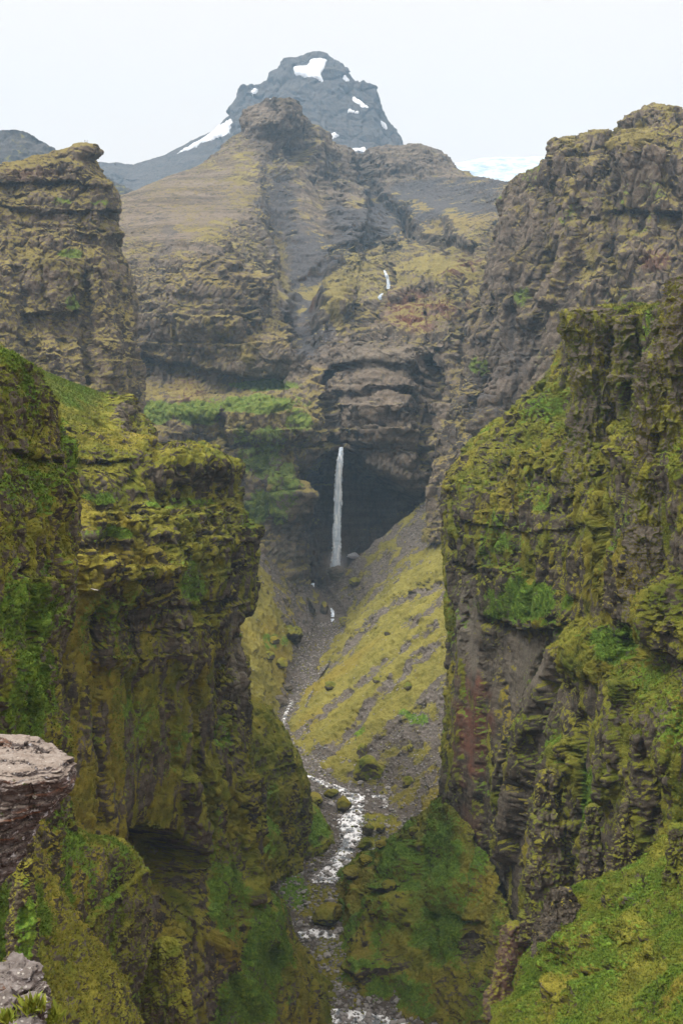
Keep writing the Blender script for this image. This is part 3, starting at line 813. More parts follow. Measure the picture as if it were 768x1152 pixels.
F_BLEFT = [
    ('l', [(0, 206), (40, 205), (80, 206), (122, 210)], 22, -8), ('l', [(0, 232), (50, 240), (126, 236)], 22, -9), ('l', [(0, 262), (60, 262), (128, 262)], 16, 5),
    ('b', 95, 172, 18, 8, 6), ('l', [(60, 174), (108, 172)], 14, -2), ('g', [(98, 300), (96, 350), (100, 430)], 9, -10), ('b', 70, 330, 26, 40, 10), ('g', [(20, 300), (30, 360), (40, 430)], 12, -10),
    ('b', 118, 400, 18, 50, 5), ('l', [(20, 305), (60, 300), (95, 312)], 30, 9), ('l', [(30, 350), (70, 356), (92, 350)], 40, -8),
]
F_MOUND = [('l', [(392, 990), (430, 962), (470, 945)], 40, 8), ('g', [(470, 950), (476, 1020), (490, 1080)], 12, -7),
           ('b', 525, 1070, 20, 24, -6), ('b', 440, 1015, 26, 24, 7), ('l', [(426, 1002), (450, 998)], 16, -8), ('b', 500, 1000, 24, 30, 6),
           ('b', 410, 1085, 22, 18, 6), ('l', [(505, 1030), (540, 1034)], 18, -8)]
SURF = [
    ('peak', 'mountain_peak', PEAK, 'peak', dict(dens=1.6, lin=True, s1=300, a1=10, z1s=1.4, strata=(40, 110, 8), s2=110, a2=16, s3=30, a3=6, block=(110, 14, 1.2), crack=(200, 14, 2), seed=11, slope_w=0.7, rough=[(190, 175, 70, 40, -.9), (360, 115, 30, 26, -.3)]), dict(moss_base=-1, scree_base=0.2)),
    ('far_hill', 'far_hill', FARHILL, 'peak', dict(dens=1.2, lin=True, s1=220, a1=20, strata=(30, 60, 8), s2=60, a2=18, s3=16, a3=5, seed=12), dict(moss_base=-0.7)),
    ('mountain', 'mountain_slope', MOUNTAIN, 'far', dict(dens=D, s1=110, a1=22, z1s=1.6, strata=(4, 24, 9), s2=34, a2=8, z2s=1.0, s3=4.5, a3=1.8, block=(12, 1.4, 0.8), crack=(26, 4, 1.2), seed=21, slope_w=0.55, feats=F_MTN, rough=[(200, 230, 90, 50, -.7), (440, 240, 110, 30, -.8), (345, 310, 34, 60, -.85), (330, 230, 40, 60, -.5), (255, 215, 50, 55, -.6), (270, 150, 30, 20, -.2), (500, 290, 50, 30, -.4), (415, 590, 65, 60, -.5)],
        smask=[(220, 370, 90, 70, 1), (430, 450, 80, 90, 1), (300, 500, 90, 80, .6), (380, 320, 60, 60, .7)], sbase=0.35),
        dict(moss_lo=0.45, moss_hi=0.95, nscale=60, lines=[('s', [(545, 222), (480, 226), (430, 240), (395, 258), (365, 285), (345, 315), (338, 345), (350, 385)], 27, 1.2), ('s', [(318, 225), (335, 260), (345, 300)], 24, .8), ('s', [(190, 260), (180, 300)], 10, .5), ('m', [(390, 232), (440, 222), (475, 232)], 6, .8)], moss=[(200, 225, 90, 60, -.55), (220, 320, 60, 30, .3), (230, 390, 90, 40, .45), (300, 400, 60, 30, .3), (390, 300, 44, 40, .45), (370, 350, 30, 24, .4), (500, 310, 40, 24, .35), (300, 500, 90, 60, .5), (430, 440, 70, 80, -.6), (300, 140, 50, 50, -.5), (450, 180, 90, 30, -.6), (400, 230, 60, 50, -.5), (480, 240, 60, 16, .35)],
             green=[(175, 465, 34, 14, 1), (225, 465, 24, 16, .9), (290, 455, 60, 12, .8), (300, 500, 40, 24, .8), (200, 508, 30, 8, .9), (300, 432, 40, 8, .8), (285, 520, 40, 18, .7), (320, 560, 20, 40, .6), (290, 570, 24, 24, .7), (340, 480, 16, 26, .5), (310, 530, 30, 16, .6)],
             scree=[(430, 250, 60, 30, 1), (370, 290, 40, 26, .9), (345, 330, 22, 36, 1), (310, 230, 26, 60, .6), (480, 225, 70, 24, .8), (350, 380, 20, 20, .7)],
             red=[(470, 350, 50, 24, .8), (520, 300, 30, 16, .6), (345, 330, 10, 40, .6), (210, 440, 20, 20, .5)], dark=[(400, 575, 60, 60, .5)], pale=[(316, 645, 24, 46, 1), (430, 400, 60, 16, .4)])),  # dark: rock colour deepened over the alcove wall
    ('back_right', 'back_cliff', BACK_RIGHT, 'far', dict(dens=D, s1=80, a1=24, z1s=3.5, strata=(6, 26, 2.2), s2=28, a2=9, z2s=3, s3=3.8, a3=1.5, z3s=1.8, block=(11, 1.4, 2), crack=(22, 5, 3), seed=31, feats=F_BRIGHT, slope_w=0.45),
        dict(moss_lo=0.4, moss_hi=0.8, nscale=50, streak=0.5, green_base=-0.35, moss=[(680, 150, 80, 20, .45), (660, 230, 50, 70, .2), (620, 290, 40, 40, .2), (580, 420, 50, 60, -.7)], scree=[(530, 470, 40, 50, .8), (575, 400, 30, 40, .5)],
             green=[(640, 250, 14, 30, .45), (590, 330, 14, 20, .5), (540, 412, 12, 10, .8)], red=[(740, 290, 20, 16, .6)])),
    ('back_left', 'back_cliff', BACK_LEFT, 'far', dict(dens=D, s1=60, a1=10, z1s=2.4, strata=(4, 22, 4), s2=24, a2=5.5, s3=3.4, a3=1.2, block=(9, 1.4, 1.1), crack=(18, 3.5, 2.5), seed=41, rough=[(90, 172, 26, 14, -.7)], feats=F_BLEFT, slope_w=0.4),
        dict(moss_lo=0.25, nscale=40, streak=0.3, moss=[(60, 195, 50, 12, -.4), (60, 310, 40, 26, .3)], green=[(68, 226, 14, 6, 1), (110, 228, 14, 5, .8), (80, 285, 16, 6, .8), (80, 340, 10, 10, .6)], scree=[(20, 330, 40, 30, .6)], red=[(30, 195, 40, 10, .3)])),
    ('slope_right', 'scree_slope', SLOPE_RIGHT, 'talus', dict(dens=D, s1=60, a1=4, strata=(9, 26, 0), s2=16, a2=3, s3=4, a3=1.2, seed=51, slope_w=0.8, feats=[('g', [(490, 702), (445, 734), (412, 764), (377, 790), (347, 816)], 10, -4), ('g', [(500, 718), (450, 757), (408, 804), (363, 846)], 12, -5), ('g', [(500, 655), (440, 680), (389, 734), (340, 770)], 10, -4), ('g', [(540, 600), (470, 650), (400, 705)], 14, 4), ('b', 470, 690, 20, 10, 3), ('g', [(480, 790), (430, 830), (400, 860)], 9, -3)]),
        dict(moss_lo=-0.9, moss_hi=0.1, nscale=18, lines=[
            ('s', [(545, 528), (474, 564), (432, 598), (392, 633), (362, 664)], 18, 1), ('s', [(490, 702), (445, 734), (412, 764), (377, 790), (347, 816), (336, 828)], 6, .9), ('s', [(500, 718), (450, 757), (426, 783), (408, 804), (394, 827), (363, 846), (340, 858)], 9, 1),
            ('s', [(540, 790), (480, 810), (440, 835), (415, 860)], 26, 1), ('s', [(560, 830), (500, 850), (450, 880)], 34, 1), ('s', [(540, 560), (480, 600), (430, 640), (385, 670), (362, 680)], 22, 1),
            ('s', [(500, 655), (440, 680), (412, 703), (389, 734), (358, 758), (330, 778)], 7, .9), ('s', [(530, 740), (500, 760), (470, 790), (440, 815)], 5, .7),
            ('s', [(560, 620), (520, 650), (480, 690), (455, 705)], 6, .7), ('s', [(345, 700), (352, 730), (330, 770), (322, 810)], 10, .9), ('g', [(455, 800), (470, 812), (480, 806)], 9, .8), ('g', [(408, 826), (400, 834)], 8, .6)])),
    ('slope_left', 'scree_slope', SLOPE_LEFT, 'talus', dict(dens=D, s1=60, a1=5, strata=(9, 26, 0), s2=18, a2=4, s3=4, a3=1.1, seed=55, slope_w=0.8), dict(moss_lo=-0.6, moss_hi=0.3, nscale=18, lines=[('s', [(290, 600), (310, 640), (345, 690), (352, 720)], 26, 1), ('s', [(345, 700), (325, 770), (318, 810)], 9, .8)], green=[(310, 720, 16, 10, .5)])),
    ('left_front', 'canyon_wall', LEFT_FRONT, 'front', dict(dens=D, s1=34, a1=6, z1s=5, strata=(2, 10, 2.4), s2=12, a2=3.0, z2s=3.0, s3=1.5, a3=0.62, z3s=1.7, block=(6, 1.0, 1.6), crack=(9, 2.2, 4), seed=61, feats=F_LEFT, slope_w=0.4, rough=[(150, 850, 110, 190, -.45), (300, 1050, 80, 120, -.5), (150, 600, 110, 50, .3), (60, 430, 90, 45, -.8), (120, 562, 50, 10, -.5)],
        smask=[(180, 600, 140, 90, .8), (250, 660, 40, 60, .6), (180, 700, 80, 50, .25)], sbase=0.12),
        dict(streak=0.9, moss_base=0.28, nscale=20, green_base=-0.28, green_slope=0.15, moss=[(215, 536, 44, 13, -.8), (142, 472, 16, 26, -.8), (190, 605, 40, 10, -.5), (120, 606, 30, 8, -.5), (100, 780, 50, 100, .12), (180, 850, 100, 120, .2), (170, 720, 60, 50, -.2), (270, 750, 14, 60, -.8), (180, 990, 30, 60, -.3)],
             green=[(160, 830, 70, 70, .42), (120, 720, 40, 60, .4), (250, 830, 14, 24, .7), (260, 1010, 30, 60, .6), (215, 655, 20, 30, .6), (280, 590, 10, 30, .5), (110, 560, 30, 8, .8), (200, 566, 40, 6, .6), (300, 1060, 30, 60, .9), (270, 1130, 50, 40, .8), (245, 950, 10, 60, .4), (80, 430, 60, 30, .55), (150, 680, 60, 30, .4), (120, 600, 40, 10, .6)],
             pale=[(270, 735, 14, 50, 1), (172, 990, 14, 50, .5)])),
    ('left_near', 'canyon_wall', LEFT_NEAR, 'front', dict(dens=D, s1=18, a1=3.5, z1s=4, strata=(3, 8, 1.2), s2=7, a2=1.7, z2s=2, s3=0.9, a3=0.36, block=(3.4, 0.6, 1.4), crack=(5, 1.2, 4), seed=63, slope_w=0.4,
        feats=[('g', [(18, 640), (26, 720), (22, 800)], 8, -3), ('b', 50, 560, 12, 40, 2), ('l', [(0, 655), (30, 650), (60, 662)], 60, 3), ('l', [(0, 740), (20, 735), (40, 760)], 60, 3), ('l', [(0, 505), (40, 512), (70, 520)], 24, -2)]),
        dict(streak=0.6, moss_base=0.1, nscale=9, green_base=-0.05, green=[(30, 690, 40, 40, .9), (35, 780, 30, 60, .9), (30, 530, 20, 40, .6), (20, 440, 20, 10, .5)], moss=[(30, 600, 40, 40, .2)])),
    ('spur', 'rock_spur', SPUR, 'front', dict(dens=D, s1=22, a1=2.5, z1s=3, strata=(3, 8, 0.7), s2=7, a2=1.6, s3=0.9, a3=0.36, block=(3, 0.5, 1.2), seed=65, slope_w=0.5), dict(streak=0.7, moss_base=0.15, nscale=9, green_base=-0.05, green=[(60, 1010, 24, 80, .9), (85, 945, 20, 10, .8)])),
    ('wedge', 'rock_spur', WEDGE, 'front', dict(dens=D, s1=18, a1=2.0, z1s=3, strata=(3, 8, 0.5), s2=6, a2=1.4, s3=0.8, a3=0.34, block=(2.4, 0.4, 1.2), seed=67, slope_w=0.5), dict(streak=0.7, moss_base=0.1, nscale=8, green=[(20, 1040, 40, 60, .9)])),
    ('bulge_a', 'mossy_mound', BULGE_A, 'front', dict(dens=2, s1=26, a1=5, z1s=3, strata=(3, 9, 1.0), s2=8, a2=2.4, s3=1.6, a3=0.55, seed=71, slope_w=0.5), dict(moss_base=0.5, streak=0.3, nscale=14, green=[(290, 900, 20, 40, .5)])),
    ('bulge_b', 'mossy_mound', BULGE_B, 'front', dict(dens=2, s1=20, a1=3, z1s=2, strata=(3, 9, 0.6), s2=8, a2=2, s3=1.6, a3=0.55, seed=73, slope_w=0.5), dict(moss_base=0.6, nscale=14, green=[(355, 930, 20, 20, .8)])),
    ('bulge_c', 'mossy_mound', BULGE_C, 'front', dict(dens=2, s1=20, a1=3, z1s=2, strata=(3, 9, 0.6), s2=8, a2=2, s3=1.6, a3=0.55, seed=75, slope_w=0.5), dict(moss_base=0.6, nscale=14, green=[(300, 940, 20, 30, .7)])),
    ('right_front', 'canyon_wall', RIGHT_FRONT, 'front', dict(dens=D, s1=36, a1=7, z1s=6, strata=(3, 12, 2.0), s2=13, a2=3.2, z2s=3.2, s3=1.5, a3=0.62, z3s=1.7, block=(7, 1.1, 2.2), crack=(10, 2.6, 4), seed=81, feats=F_RIGHT, slope_w=0.4, rough=[(535, 800, 34, 130, -.85), (600, 760, 40, 50, -.85), (570, 900, 80, 160, -.65), (700, 850, 80, 120, -.4), (600, 500, 90, 80, .3)],
        smask=[(530, 600, 60, 50, .8), (600, 480, 80, 60, .8), (720, 460, 80, 70, .5), (560, 850, 80, 200, -.12)], sbase=0.1),
        dict(streak=0.85, moss_base=0.24, nscale=20, green_base=-0.28, moss=[(600, 480, 80, 60, .2), (672, 610, 14, 60, .8), (655, 740, 40, 40, .5), (730, 820, 60, 80, .35), (590, 760, 40, 60, -.6), (524, 700, 14, 70, -.8), (560, 920, 40, 90, -.3)],
             green=[(585, 675, 50, 26, .9), (690, 725, 30, 26, .95), (560, 610, 30, 40, .5), (660, 920, 8, 70, .9), (730, 580, 40, 40, .5), (720, 760, 40, 30, .5), (605, 560, 30, 20, .5), (700, 430, 14, 30, .5)],
             red=[(530, 820, 24, 60, .8), (525, 940, 20, 40, .4)], pale=[(524, 710, 14, 60, .8), (590, 760, 40, 50, .5), (600, 980, 20, 50, .6)])),
    ('mound_right', 'mossy_mound', MOUND_RIGHT, 'front', dict(dens=D, s1=26, a1=4, z1s=2, strata=(3, 9, 0.8), s2=10, a2=3, s3=1.6, a3=0.6, seed=83, slope_w=0.6, feats=F_MOUND), dict(moss_base=0.5, green_base=0.0, nscale=12, green=[(495, 960, 24, 50, .8), (495, 1050, 30, 50, .8), (440, 1110, 40, 20, .7), (440, 960, 30, 20, .6)], moss=[(525, 1068, 18, 24, -1), (440, 1000, 16, 12, -.8), (430, 1085, 30, 14, -.6), (400, 1060, 14, 20, -.5)])),
    ('near_slope', 'grass_slope', NEAR_SLOPE, 'front', dict(dens=2, s1=20, a1=4.5, z1s=1.2, strata=(3, 9, 0.5), s2=7, a2=2.2, s3=1.2, a3=0.3, seed=85, slope_w=0.8, feats=[('g', [(640, 1120), (610, 1080), (660, 1060), (720, 1045)], 10, 3), ('g', [(590, 1110), (660, 1090), (740, 1075)], 9, -3), ('g', [(730, 990), (690, 1030), (640, 1060)], 9, -3), ('b', 700, 1010, 24, 14, 3)]), dict(moss_base=0.5, green_base=0.05, nscale=8, moss=[(630, 1040, 30, 20, -.5), (720, 1010, 20, 14, -.5)])),
]


SURF_LABEL = dict(
    peak='dark blue grey summit with snow patches, farthest mountain', far_hill='dark rounded hill on the skyline at the left edge',
    mountain='broad brown mountain side with the waterfall alcove in its foot', back_right='tall grey cliff at the right behind the mossy rim towers',
    back_left='layered brown cliff at the left carrying the two hikers', slope_right='yellow green scree slope running down from right to the stream',
    slope_left='short mossy slope left of the gully below the tall waterfall', left_front='high mossy canyon wall on the left with stepped green ledges',
    left_near='dark mossy cliff cut by the left edge above the pale ledge', spur='mossy rock spur at the bottom left below the pale ledge',
    wedge='steep mossy wedge of rock at the bottom left corner', bulge_a='rounded mossy mound leaning on the left wall above the stream',
    bulge_b='small bright green mound at the left stream bank', bulge_c='green shoulder at the foot of the left canyon wall',
    right_front='high mossy canyon wall on the right with grey slabs', mound_right='green mound at the foot of the right wall beside the stream',
    near_slope='bright grassy slope in the bottom right corner')


def do(args):
    key, name, rows, mat, kw, mk = args
    L = build_surface(key, rows, **kw)
    L['masks'] = make_masks(L, **mk)


with ThreadPoolExecutor(4) as ex:
    list(ex.map(do, SURF))
OBJ = {}
for key, name, rows, mat, kw, mk in SURF:
    L = LOFTS[key]
    o = mesh_from_grid(name, L['P'], L['flip'], MAT[mat], *L['masks'])
    tag(o, SURF_LABEL[key], name.replace('_', ' '), kind='structure')
    OBJ[key] = o

# glacier
L = build_surface('glacier', GLACIER, dens=0.6, s1=300, a1=20, strata=(40, 110, 0), s2=90, a2=12, s3=30, a3=4, seed=13)
t = NT('glacier_ice')
pos = t.n('ShaderNodeNewGeometry').outputs['Position']
nn = t.noise(t.scaled(pos, 1, 1, 3), 0.012, 6, 0.75)
ice = t.finish(t.mix(t.ramp(nn, 0.35, 0.6), (0.20, 0.27, 0.36), (0.46, 0.53, 0.60)), 0.6)
tag(mesh_from_grid('glacier', L['P'], L['flip'], ice), 'pale glacier edge on the skyline between the mountain and right cliff', 'glacier', kind='structure')

# ground under everything
me = bpy.data.meshes.new('ground')
me.from_pydata([(-30000, -30000, -330), (30000, -30000, -330), (30000, 30000, -330), (-30000, 30000, -330)], [], [(0, 1, 2, 3)])
g = bpy.data.objects.new('ground', me)
col.objects.link(g)
me.materials.append(MAT['far'])
tag(g, 'level ground lying under the whole canyon', 'ground', kind='structure')

# river bed
def river_rows(wid, lift=0.0):
    rows = []
    for k in (-1.35, -1.1, -0.6, 0, 0.6, 1.1, 1.35):
        row = []
        for x, y, h, d in RIVER:
            row.append((x + k * wid * h, y + lift * F / d - (max(abs(k) - 0.9, 0) * 16.0 * F / d), d))
        rows.append(row)
    return rows


L = build_surface('bed', river_rows(1.0), dens=1.6, s1=30, a1=0, strata=(3, 9, 0), s2=8, a2=1.6, s3=2.5, a3=0.9, seed=91, slope_w=1.0)
L['masks'] = make_masks(L, moss_base=-0.9, nscale=9, scree_base=0.7, moss=[(335, 895, 16, 12, 2), (350, 1012, 34, 18, 2), (380, 1080, 26, 30, 2), (425, 925, 24, 12, 1.9), (420, 965, 20, 24, 2), (340, 1090, 14, 24, 2), (350, 1120, 20, 14, 1.8)], green=[(330, 1000, 16, 24, .9), (395, 1100, 20, 14, .6)])
tag(mesh_from_grid('river_bed', L['P'], L['flip'], MAT['front'], *L['masks']), 'stony grey bed of the stream on the canyon floor', 'river bed', kind='structure')
# ------------------------------------------------------------------ placing things on the land
def ground_at(px, py, keys):
    """point of the built land seen at a photo pixel (the nearest one to the camera among the given surfaces)"""
    best, bp = 1e9, None
    for k in keys:
        P = LOFTS[k]['P']
        x, y = project(P)
        d = np.hypot(x - px, y - py)
        tol = max(3.0, d.min() * 1.2)
        m = d < tol
        if d.min() > 12: continue
        pts = P[m]
        j = pts[:, 1].argmin()
        s = pts[j, 1] + d.min() * 50
        if s < best:
            best, bp = s, pts[j]
    if bp is None:
        bp = W(px, py, 500)
    return Vector(bp)


def ico(sub):
    import bmesh
    bm = bmesh.new()
    bmesh.ops.create_icosphere(bm, subdivisions=sub, radius=1)
    v = np.array([x.co[:] for x in bm.verts])
    f = np.array([[q.index for q in p.verts] for p in bm.faces])
    bm.free()
    return v, f


ICO = {k: ico(k) for k in (1, 2, 4, 5, 6)}


def vnormals(v, f):
    n = np.zeros_like(v)
    fn = np.cross(v[f[:, 1]] - v[f[:, 0]], v[f[:, 2]] - v[f[:, 0]])
    for i in range(3):
        np.add.at(n, f[:, i], fn)
    return n / np.maximum(np.linalg.norm(n, axis=1, keepdims=True), 1e-9)


def rock_shape(sub, seed, sx, sy, sz, rough=0.35, cut=5):
    """angular rock: a ball cut by random planes, then roughened; returns verts, faces"""
    v, f = ICO[sub]
    v = v.copy()
    rng = np.random.default_rng(seed)
    for _ in range(cut):
        d = rng.normal(size=3); d /= np.linalg.norm(d)
        h = rng.uniform(0.55, 0.85)
        e = np.maximum(v @ d - h, 0)
        v -= e[:, None] * d * 0.9
    off = rng.uniform(-50, 50, 3)
    q = (v + off)[None]
    n = (fbm(q, 0.8, 5, seed % 97, 1, 0.55) * 0.8 + (ridged(q, 0.6, 3, seed % 89) - 0.4) * 0.5)[0]
    v = v * (1 + rough * n[:, None])
    return v * np.array([sx, sy, sz]), f


def boulder(name, loc, w, h, seed, mat, moss=0.5, sub=4, label=None, cat='boulder', group=None, d=None, rough=0.35, green=0.0, pale=0.0, rot=0.0, masks=None):
    v, f = rock_shape(sub, seed, w / 2, (d or w) / 2, h / 2, rough)
    c, s = math.cos(rot), math.sin(rot)
    v = v @ np.array([[c, s, 0], [-s, c, 0], [0, 0, 1]])
    n = vnormals(v, f)
    q = (v + np.array(loc))[None].astype(np.float32)
    mm = sstep(0.2 - moss * 0.6, 0.75 - moss * 0.6, n[:, 2] + 0.3 * fbm(q, max(w * 0.25, 0.2), 3, 4)[0])
    A = np.stack([mm if moss > 0 else mm * 0, np.full(len(v), green), np.zeros(len(v)), np.zeros(len(v))], -1)
    B = np.stack([np.full(len(v), pale), np.zeros(len(v)), np.zeros(len(v)), np.ones(len(v))], -1)
    o = mesh_np(name, v, f, mat, A, B)
    o.location = Vector(loc)
    tag(o, label, cat, group)
    return o


# ------------------------------------------------------------------ rock towers and fins
TOWERS = [
    ('rock_tower', [(632, 712, 560), (638, 704, 500), (644, 696, 450), (640, 693, 410), (636, 691, 380), (633, 690, 360), (636, 688, 350)], 405, 'square mossy rock tower on the right canyon rim, in front of the tall back cliff', 21, 0.9),
    ('rock_tower', [(700, 780, 700), (706, 772, 620), (713, 764, 555), (716, 760, 510), (714, 758, 470), (711, 757, 435), (718, 753, 412), (728, 744, 396)], 309, 'narrow grey rock tower with a moss cap standing against the right edge', 22, 0.9),
    ('rock_tower', [(736, 816, 620), (738, 814, 520), (738, 810, 420), (742, 808, 370), (748, 806, 335), (756, 804, 316)], 312, 'tall dark rock tower cut by the right edge, highest on the right rim', 23, 0.8),
    ('rock_tower', [(686, 716, 430), (690, 712, 390), (692, 710, 366), (696, 708, 356)], 385, 'low mossy rock block between the two bigger rim towers', 29, 0.8),
    ('rock_fin', [(682, 724, 1010), (686, 724, 960), (694, 722, 920), (704, 720, 890), (713, 718, 876)], 283, 'tall slanting brown rock fin on the right wall above the grass slope', 24, 0.5),
    ('rock_fin', [(648, 678, 1020), (651, 676, 965), (655, 674, 930), (663, 671, 906)], 306, 'small pointed brown rock fin just left of the tall slanting fin', 25, 0.5),
    ('rock_fin', [(586, 646, 1060), (588, 642, 1000), (597, 636, 940), (606, 629, 895), (612, 622, 865)], 338, 'broad grey ribbed rock fin at the foot of the right wall', 26, 0.5),
    ('rock_fin', [(546, 568, 1145), (554, 575, 1100), (564, 583, 1066), (577, 589, 1038)], 345, 'leaning reddish brown rock sliver between the right mound and the near grass slope', 33, 0.5),
    ('rock_stub', [(584, 676, 1100), (600, 664, 1062), (612, 654, 1030), (620, 646, 1010), (626, 638, 1000)], 222, 'broad mossy brown rock lump at the left end of the near grass crest', 34, 0.9),
    ('rock_stub', [(711, 730, 1022), (713, 729, 1002), (716, 727, 988), (719, 724, 982)], 219, 'stubby brown rock standing on the crest of the near grass slope', 27, 0.9),
    ('rock_stub', [(750, 778, 1010), (752, 776, 975), (756, 774, 945), (760, 772, 928)], 200, 'dark upright rock at the right edge of the near grass slope', 28, 0.9),
    ('rock_pillar', [(160, 217, 1200), (163, 213, 1125), (167, 208, 1092), (174, 203, 1066), (182, 196, 1056)], 212, 'rounded mossy rock pillar at the bottom left between the spur and the wall', 31, 0.9),
    ('rock_pillar', [(4, 48, 1150), (8, 42, 1060), (13, 38, 1000), (17, 34, 962), (21, 31, 938)], 130, 'slim mossy rock pillar under the pale rock ledge', 32, 0.9),
]
def tower(a):
    name, prof, Y, label, seed, mb = a
    sc = Y / 350
    return build_surface('tower%d' % seed, column_rows(prof, Y, 1.2), dens=2.0, s1=11 * sc, a1=2.4 * sc, z1s=3, strata=(2, 7, 0.9 * sc), s2=5 * sc, a2=1.6 * sc, z2s=1.6, s3=1.4 * sc, a3=0.5 * sc, block=(3.4 * sc, 0.6 * sc, 1.4), crack=(6 * sc, 1.2 * sc, 3), seed=seed, slope_w=0.5)


with ThreadPoolExecutor(4) as ex:
    TL = list(ex.map(tower, TOWERS))
for (name, prof, Y, label, seed, mb), L in zip(TOWERS, TL):
    L['masks'] = make_masks(L, moss_base=0.25 if name != 'rock_fin' and seed != 34 else (-0.3 if seed != 34 else -0.9), streak=0.5, moss_lo=0.0, moss_hi=0.5, nscale=6, seed=seed, **(dict(red=[(570, 1090, 60, 90, .45)], pale=[(570, 1090, 60, 90, .5)]) if seed == 33 else dict(moss=[(25, 1050, 60, 160, -.55)], green=[(28, 1060, 14, 60, .9)]) if seed == 32 else {}))
    o = mesh_from_grid(name, L['P'], L['flip'], MAT['front'], *L['masks'])
    tag(o, label, name.replace('_', ' '))

# ------------------------------------------------------------------ water
def water_material(name, sx, sz, foam_lo, foam_hi, deep=(0.10, 0.14, 0.18), white=(0.78, 0.8, 0.82), sy=1.0, fray=False):
    t = NT(name)
    pos = t.n('ShaderNodeNewGeometry').outputs['Position']
    n = t.noise(t.scaled(pos, sx, sy, sz), 1.0, 5, 0.65)
    c = t.mix(t.ramp(n, foam_lo, foam_hi), deep, white)
    m = t.finish(c, 0.35, n, 0.5, 0.3, 0.5)
    if fray:   # thin, see-through edges of a falling curtain
        out = [x for x in t.t.nodes if x.bl_idname == 'ShaderNodeOutputMaterial'][0]
        surf = out.inputs[0].links[0].from_socket
        lw = t.n('ShaderNodeLayerWeight')
        lw.inputs['Blend'].default_value = 0.5
        n2 = t.noise(t.scaled(pos, sx * 2.2, sy * 2.2, sz * 2.0), 1.0, 4, 0.65)
        fac = t.math('MULTIPLY', t.ramp(t.math('ADD', lw.outputs['Facing'], t.math('MULTIPLY', t.math('SUBTRACT', n2, 0.5), 1.3)), 0.12, 0.85), 0.95)
        tr = t.n('ShaderNodeBsdfTransparent')
        mx_ = t.n('ShaderNodeMixShader', i_0=fac)
        t.t.links.new(surf, mx_.inputs[1])
        t.t.links.new(tr.outputs[0], mx_.inputs[2])
        t.t.links.new(mx_.outputs[0], out.inputs[0])
    return m


MAT['fall'] = water_material('falling_water', 0.55, 0.05, 0.38, 0.68, (0.38, 0.49, 0.62), (0.82, 0.87, 0.92), 0.55, True)
MAT['stream'] = water_material('stream_water', 0.30, 0.3, 0.40, 0.58, (0.07, 0.09, 0.105), (0.8, 0.83, 0.86), 0.2)


def fall(name, pts, label, group=None, thick=0.7, seed=1):
    """falling water: pts = (px, py, half width px, Y) from the lip down; a rounded, ragged curtain"""
    A = np.array(pts, float)
    k = np.concatenate([[0], np.cumsum(np.hypot(np.diff(A[:, 0]), np.diff(A[:, 1])))])
    n = max(int(k[-1] * 2), 8)
    A = hermite_curve(A, k, np.linspace(0, k[-1], n))
    rows = []
    m = 18
    for x, y, h, d in A:
        rr = []
        for j in range(m):
            a = math.pi * 2 * j / (m - 1)
            rr.append((x - h * math.cos(a), y, d - h * d / F * thick * math.sin(a)))
        rows.append(rr)
    B = np.array(rows)
    P = W(B[..., 0], B[..., 1], B[..., 2])
    mpp = A[:, 3].mean() / F
    c = P.mean(1, keepdims=True)
    o = (P - c)
    q = P.astype(np.float32)
    P = c + o * (1 + 0.38 * fbm(q, 3.2 * mpp, 4, seed, 5.0) + 0.22 * fbm(q, 1.0 * mpp, 2, seed + 3, 3.0))[..., None]
    ob = mesh_from_grid(name, P, False, MAT['fall'])
    return tag(ob, label, 'waterfall', group)


fall('waterfall', [(384, 503, 2.2, 1136), (383, 512, 3.2, 1130), (381, 540, 4.3, 1128), (379.5, 580, 4.8, 1128), (378.5, 610, 5.1, 1128), (377.5, 630, 5.4, 1128), (377, 641, 5.6, 1127)],
     'tall white waterfall dropping into the dark alcove', seed=2)
for pts, lab in (
    ([(432, 304, 1.0, 1440), (434, 308, 1.8, 1436), (436, 315, 1.9, 1436), (437, 325, 2.2, 1434)], 'upper white cascade high on the mountain, above a shorter one'),
    ([(430, 330, 1.4, 1425), (427, 334, 2.6, 1422), (428, 339, 1.8, 1422), (429, 347, 1.8, 1420)], 'lower short white cascade high on the mountain, under the upper one'),
    ([(415, 349, 1.2, 1412), (416.5, 353, 1.3, 1410)], 'tiny white trickle lowest on the mountain, left of the red scree'),
    ([(352, 656, 2.2, 1118), (351, 660, 2.6, 1116), (351, 667, 2.8, 1112)], 'little white cascade just below the foot of the tall waterfall'),
    ([(372, 684, 1.0, 1050), (374, 688, 2.2, 1045), (374, 694, 2.0, 1040)], 'small white cascade in the gully, upper of two steps'),
    ([(374, 696, 1.8, 1036), (373, 702, 1.6, 1030), (372, 706, 1.2, 1026)], 'small white cascade in the gully, lower of two steps'),
):
    fall('cascade', pts, lab, seed=len(lab))

STREAM = [  # visible runs of the stream: centre px, py, half width, Y is taken from the bed
    [(341, 872, 5), (352, 876, 8), (368, 883, 10), (385, 889, 12), (398, 896, 13), (400, 905, 10)],
    [(400, 905, 10), (397, 915, 13), (394, 926, 17), (396, 938, 15), (392, 950, 11), (386, 962, 13), (380, 975, 19), (370, 985, 20), (362, 994, 15)],
    [(418, 896, 4), (431, 897, 3), (434, 905, 3), (432, 910, 2)],
    [(336, 1052, 10), (356, 1050, 14), (380, 1052, 9)],
    [(352, 1140, 22), (385, 1144, 24), (420, 1148, 26), (450, 1156, 26), (490, 1170, 30)],
    [(318, 822, 2.5), (321, 832, 3), (325, 842, 2)],
    [(329, 788, 2), (321, 804, 2.5), (318, 816, 2)], [(340, 868, 4), (332, 858, 3), (328, 850, 2.5)],
]


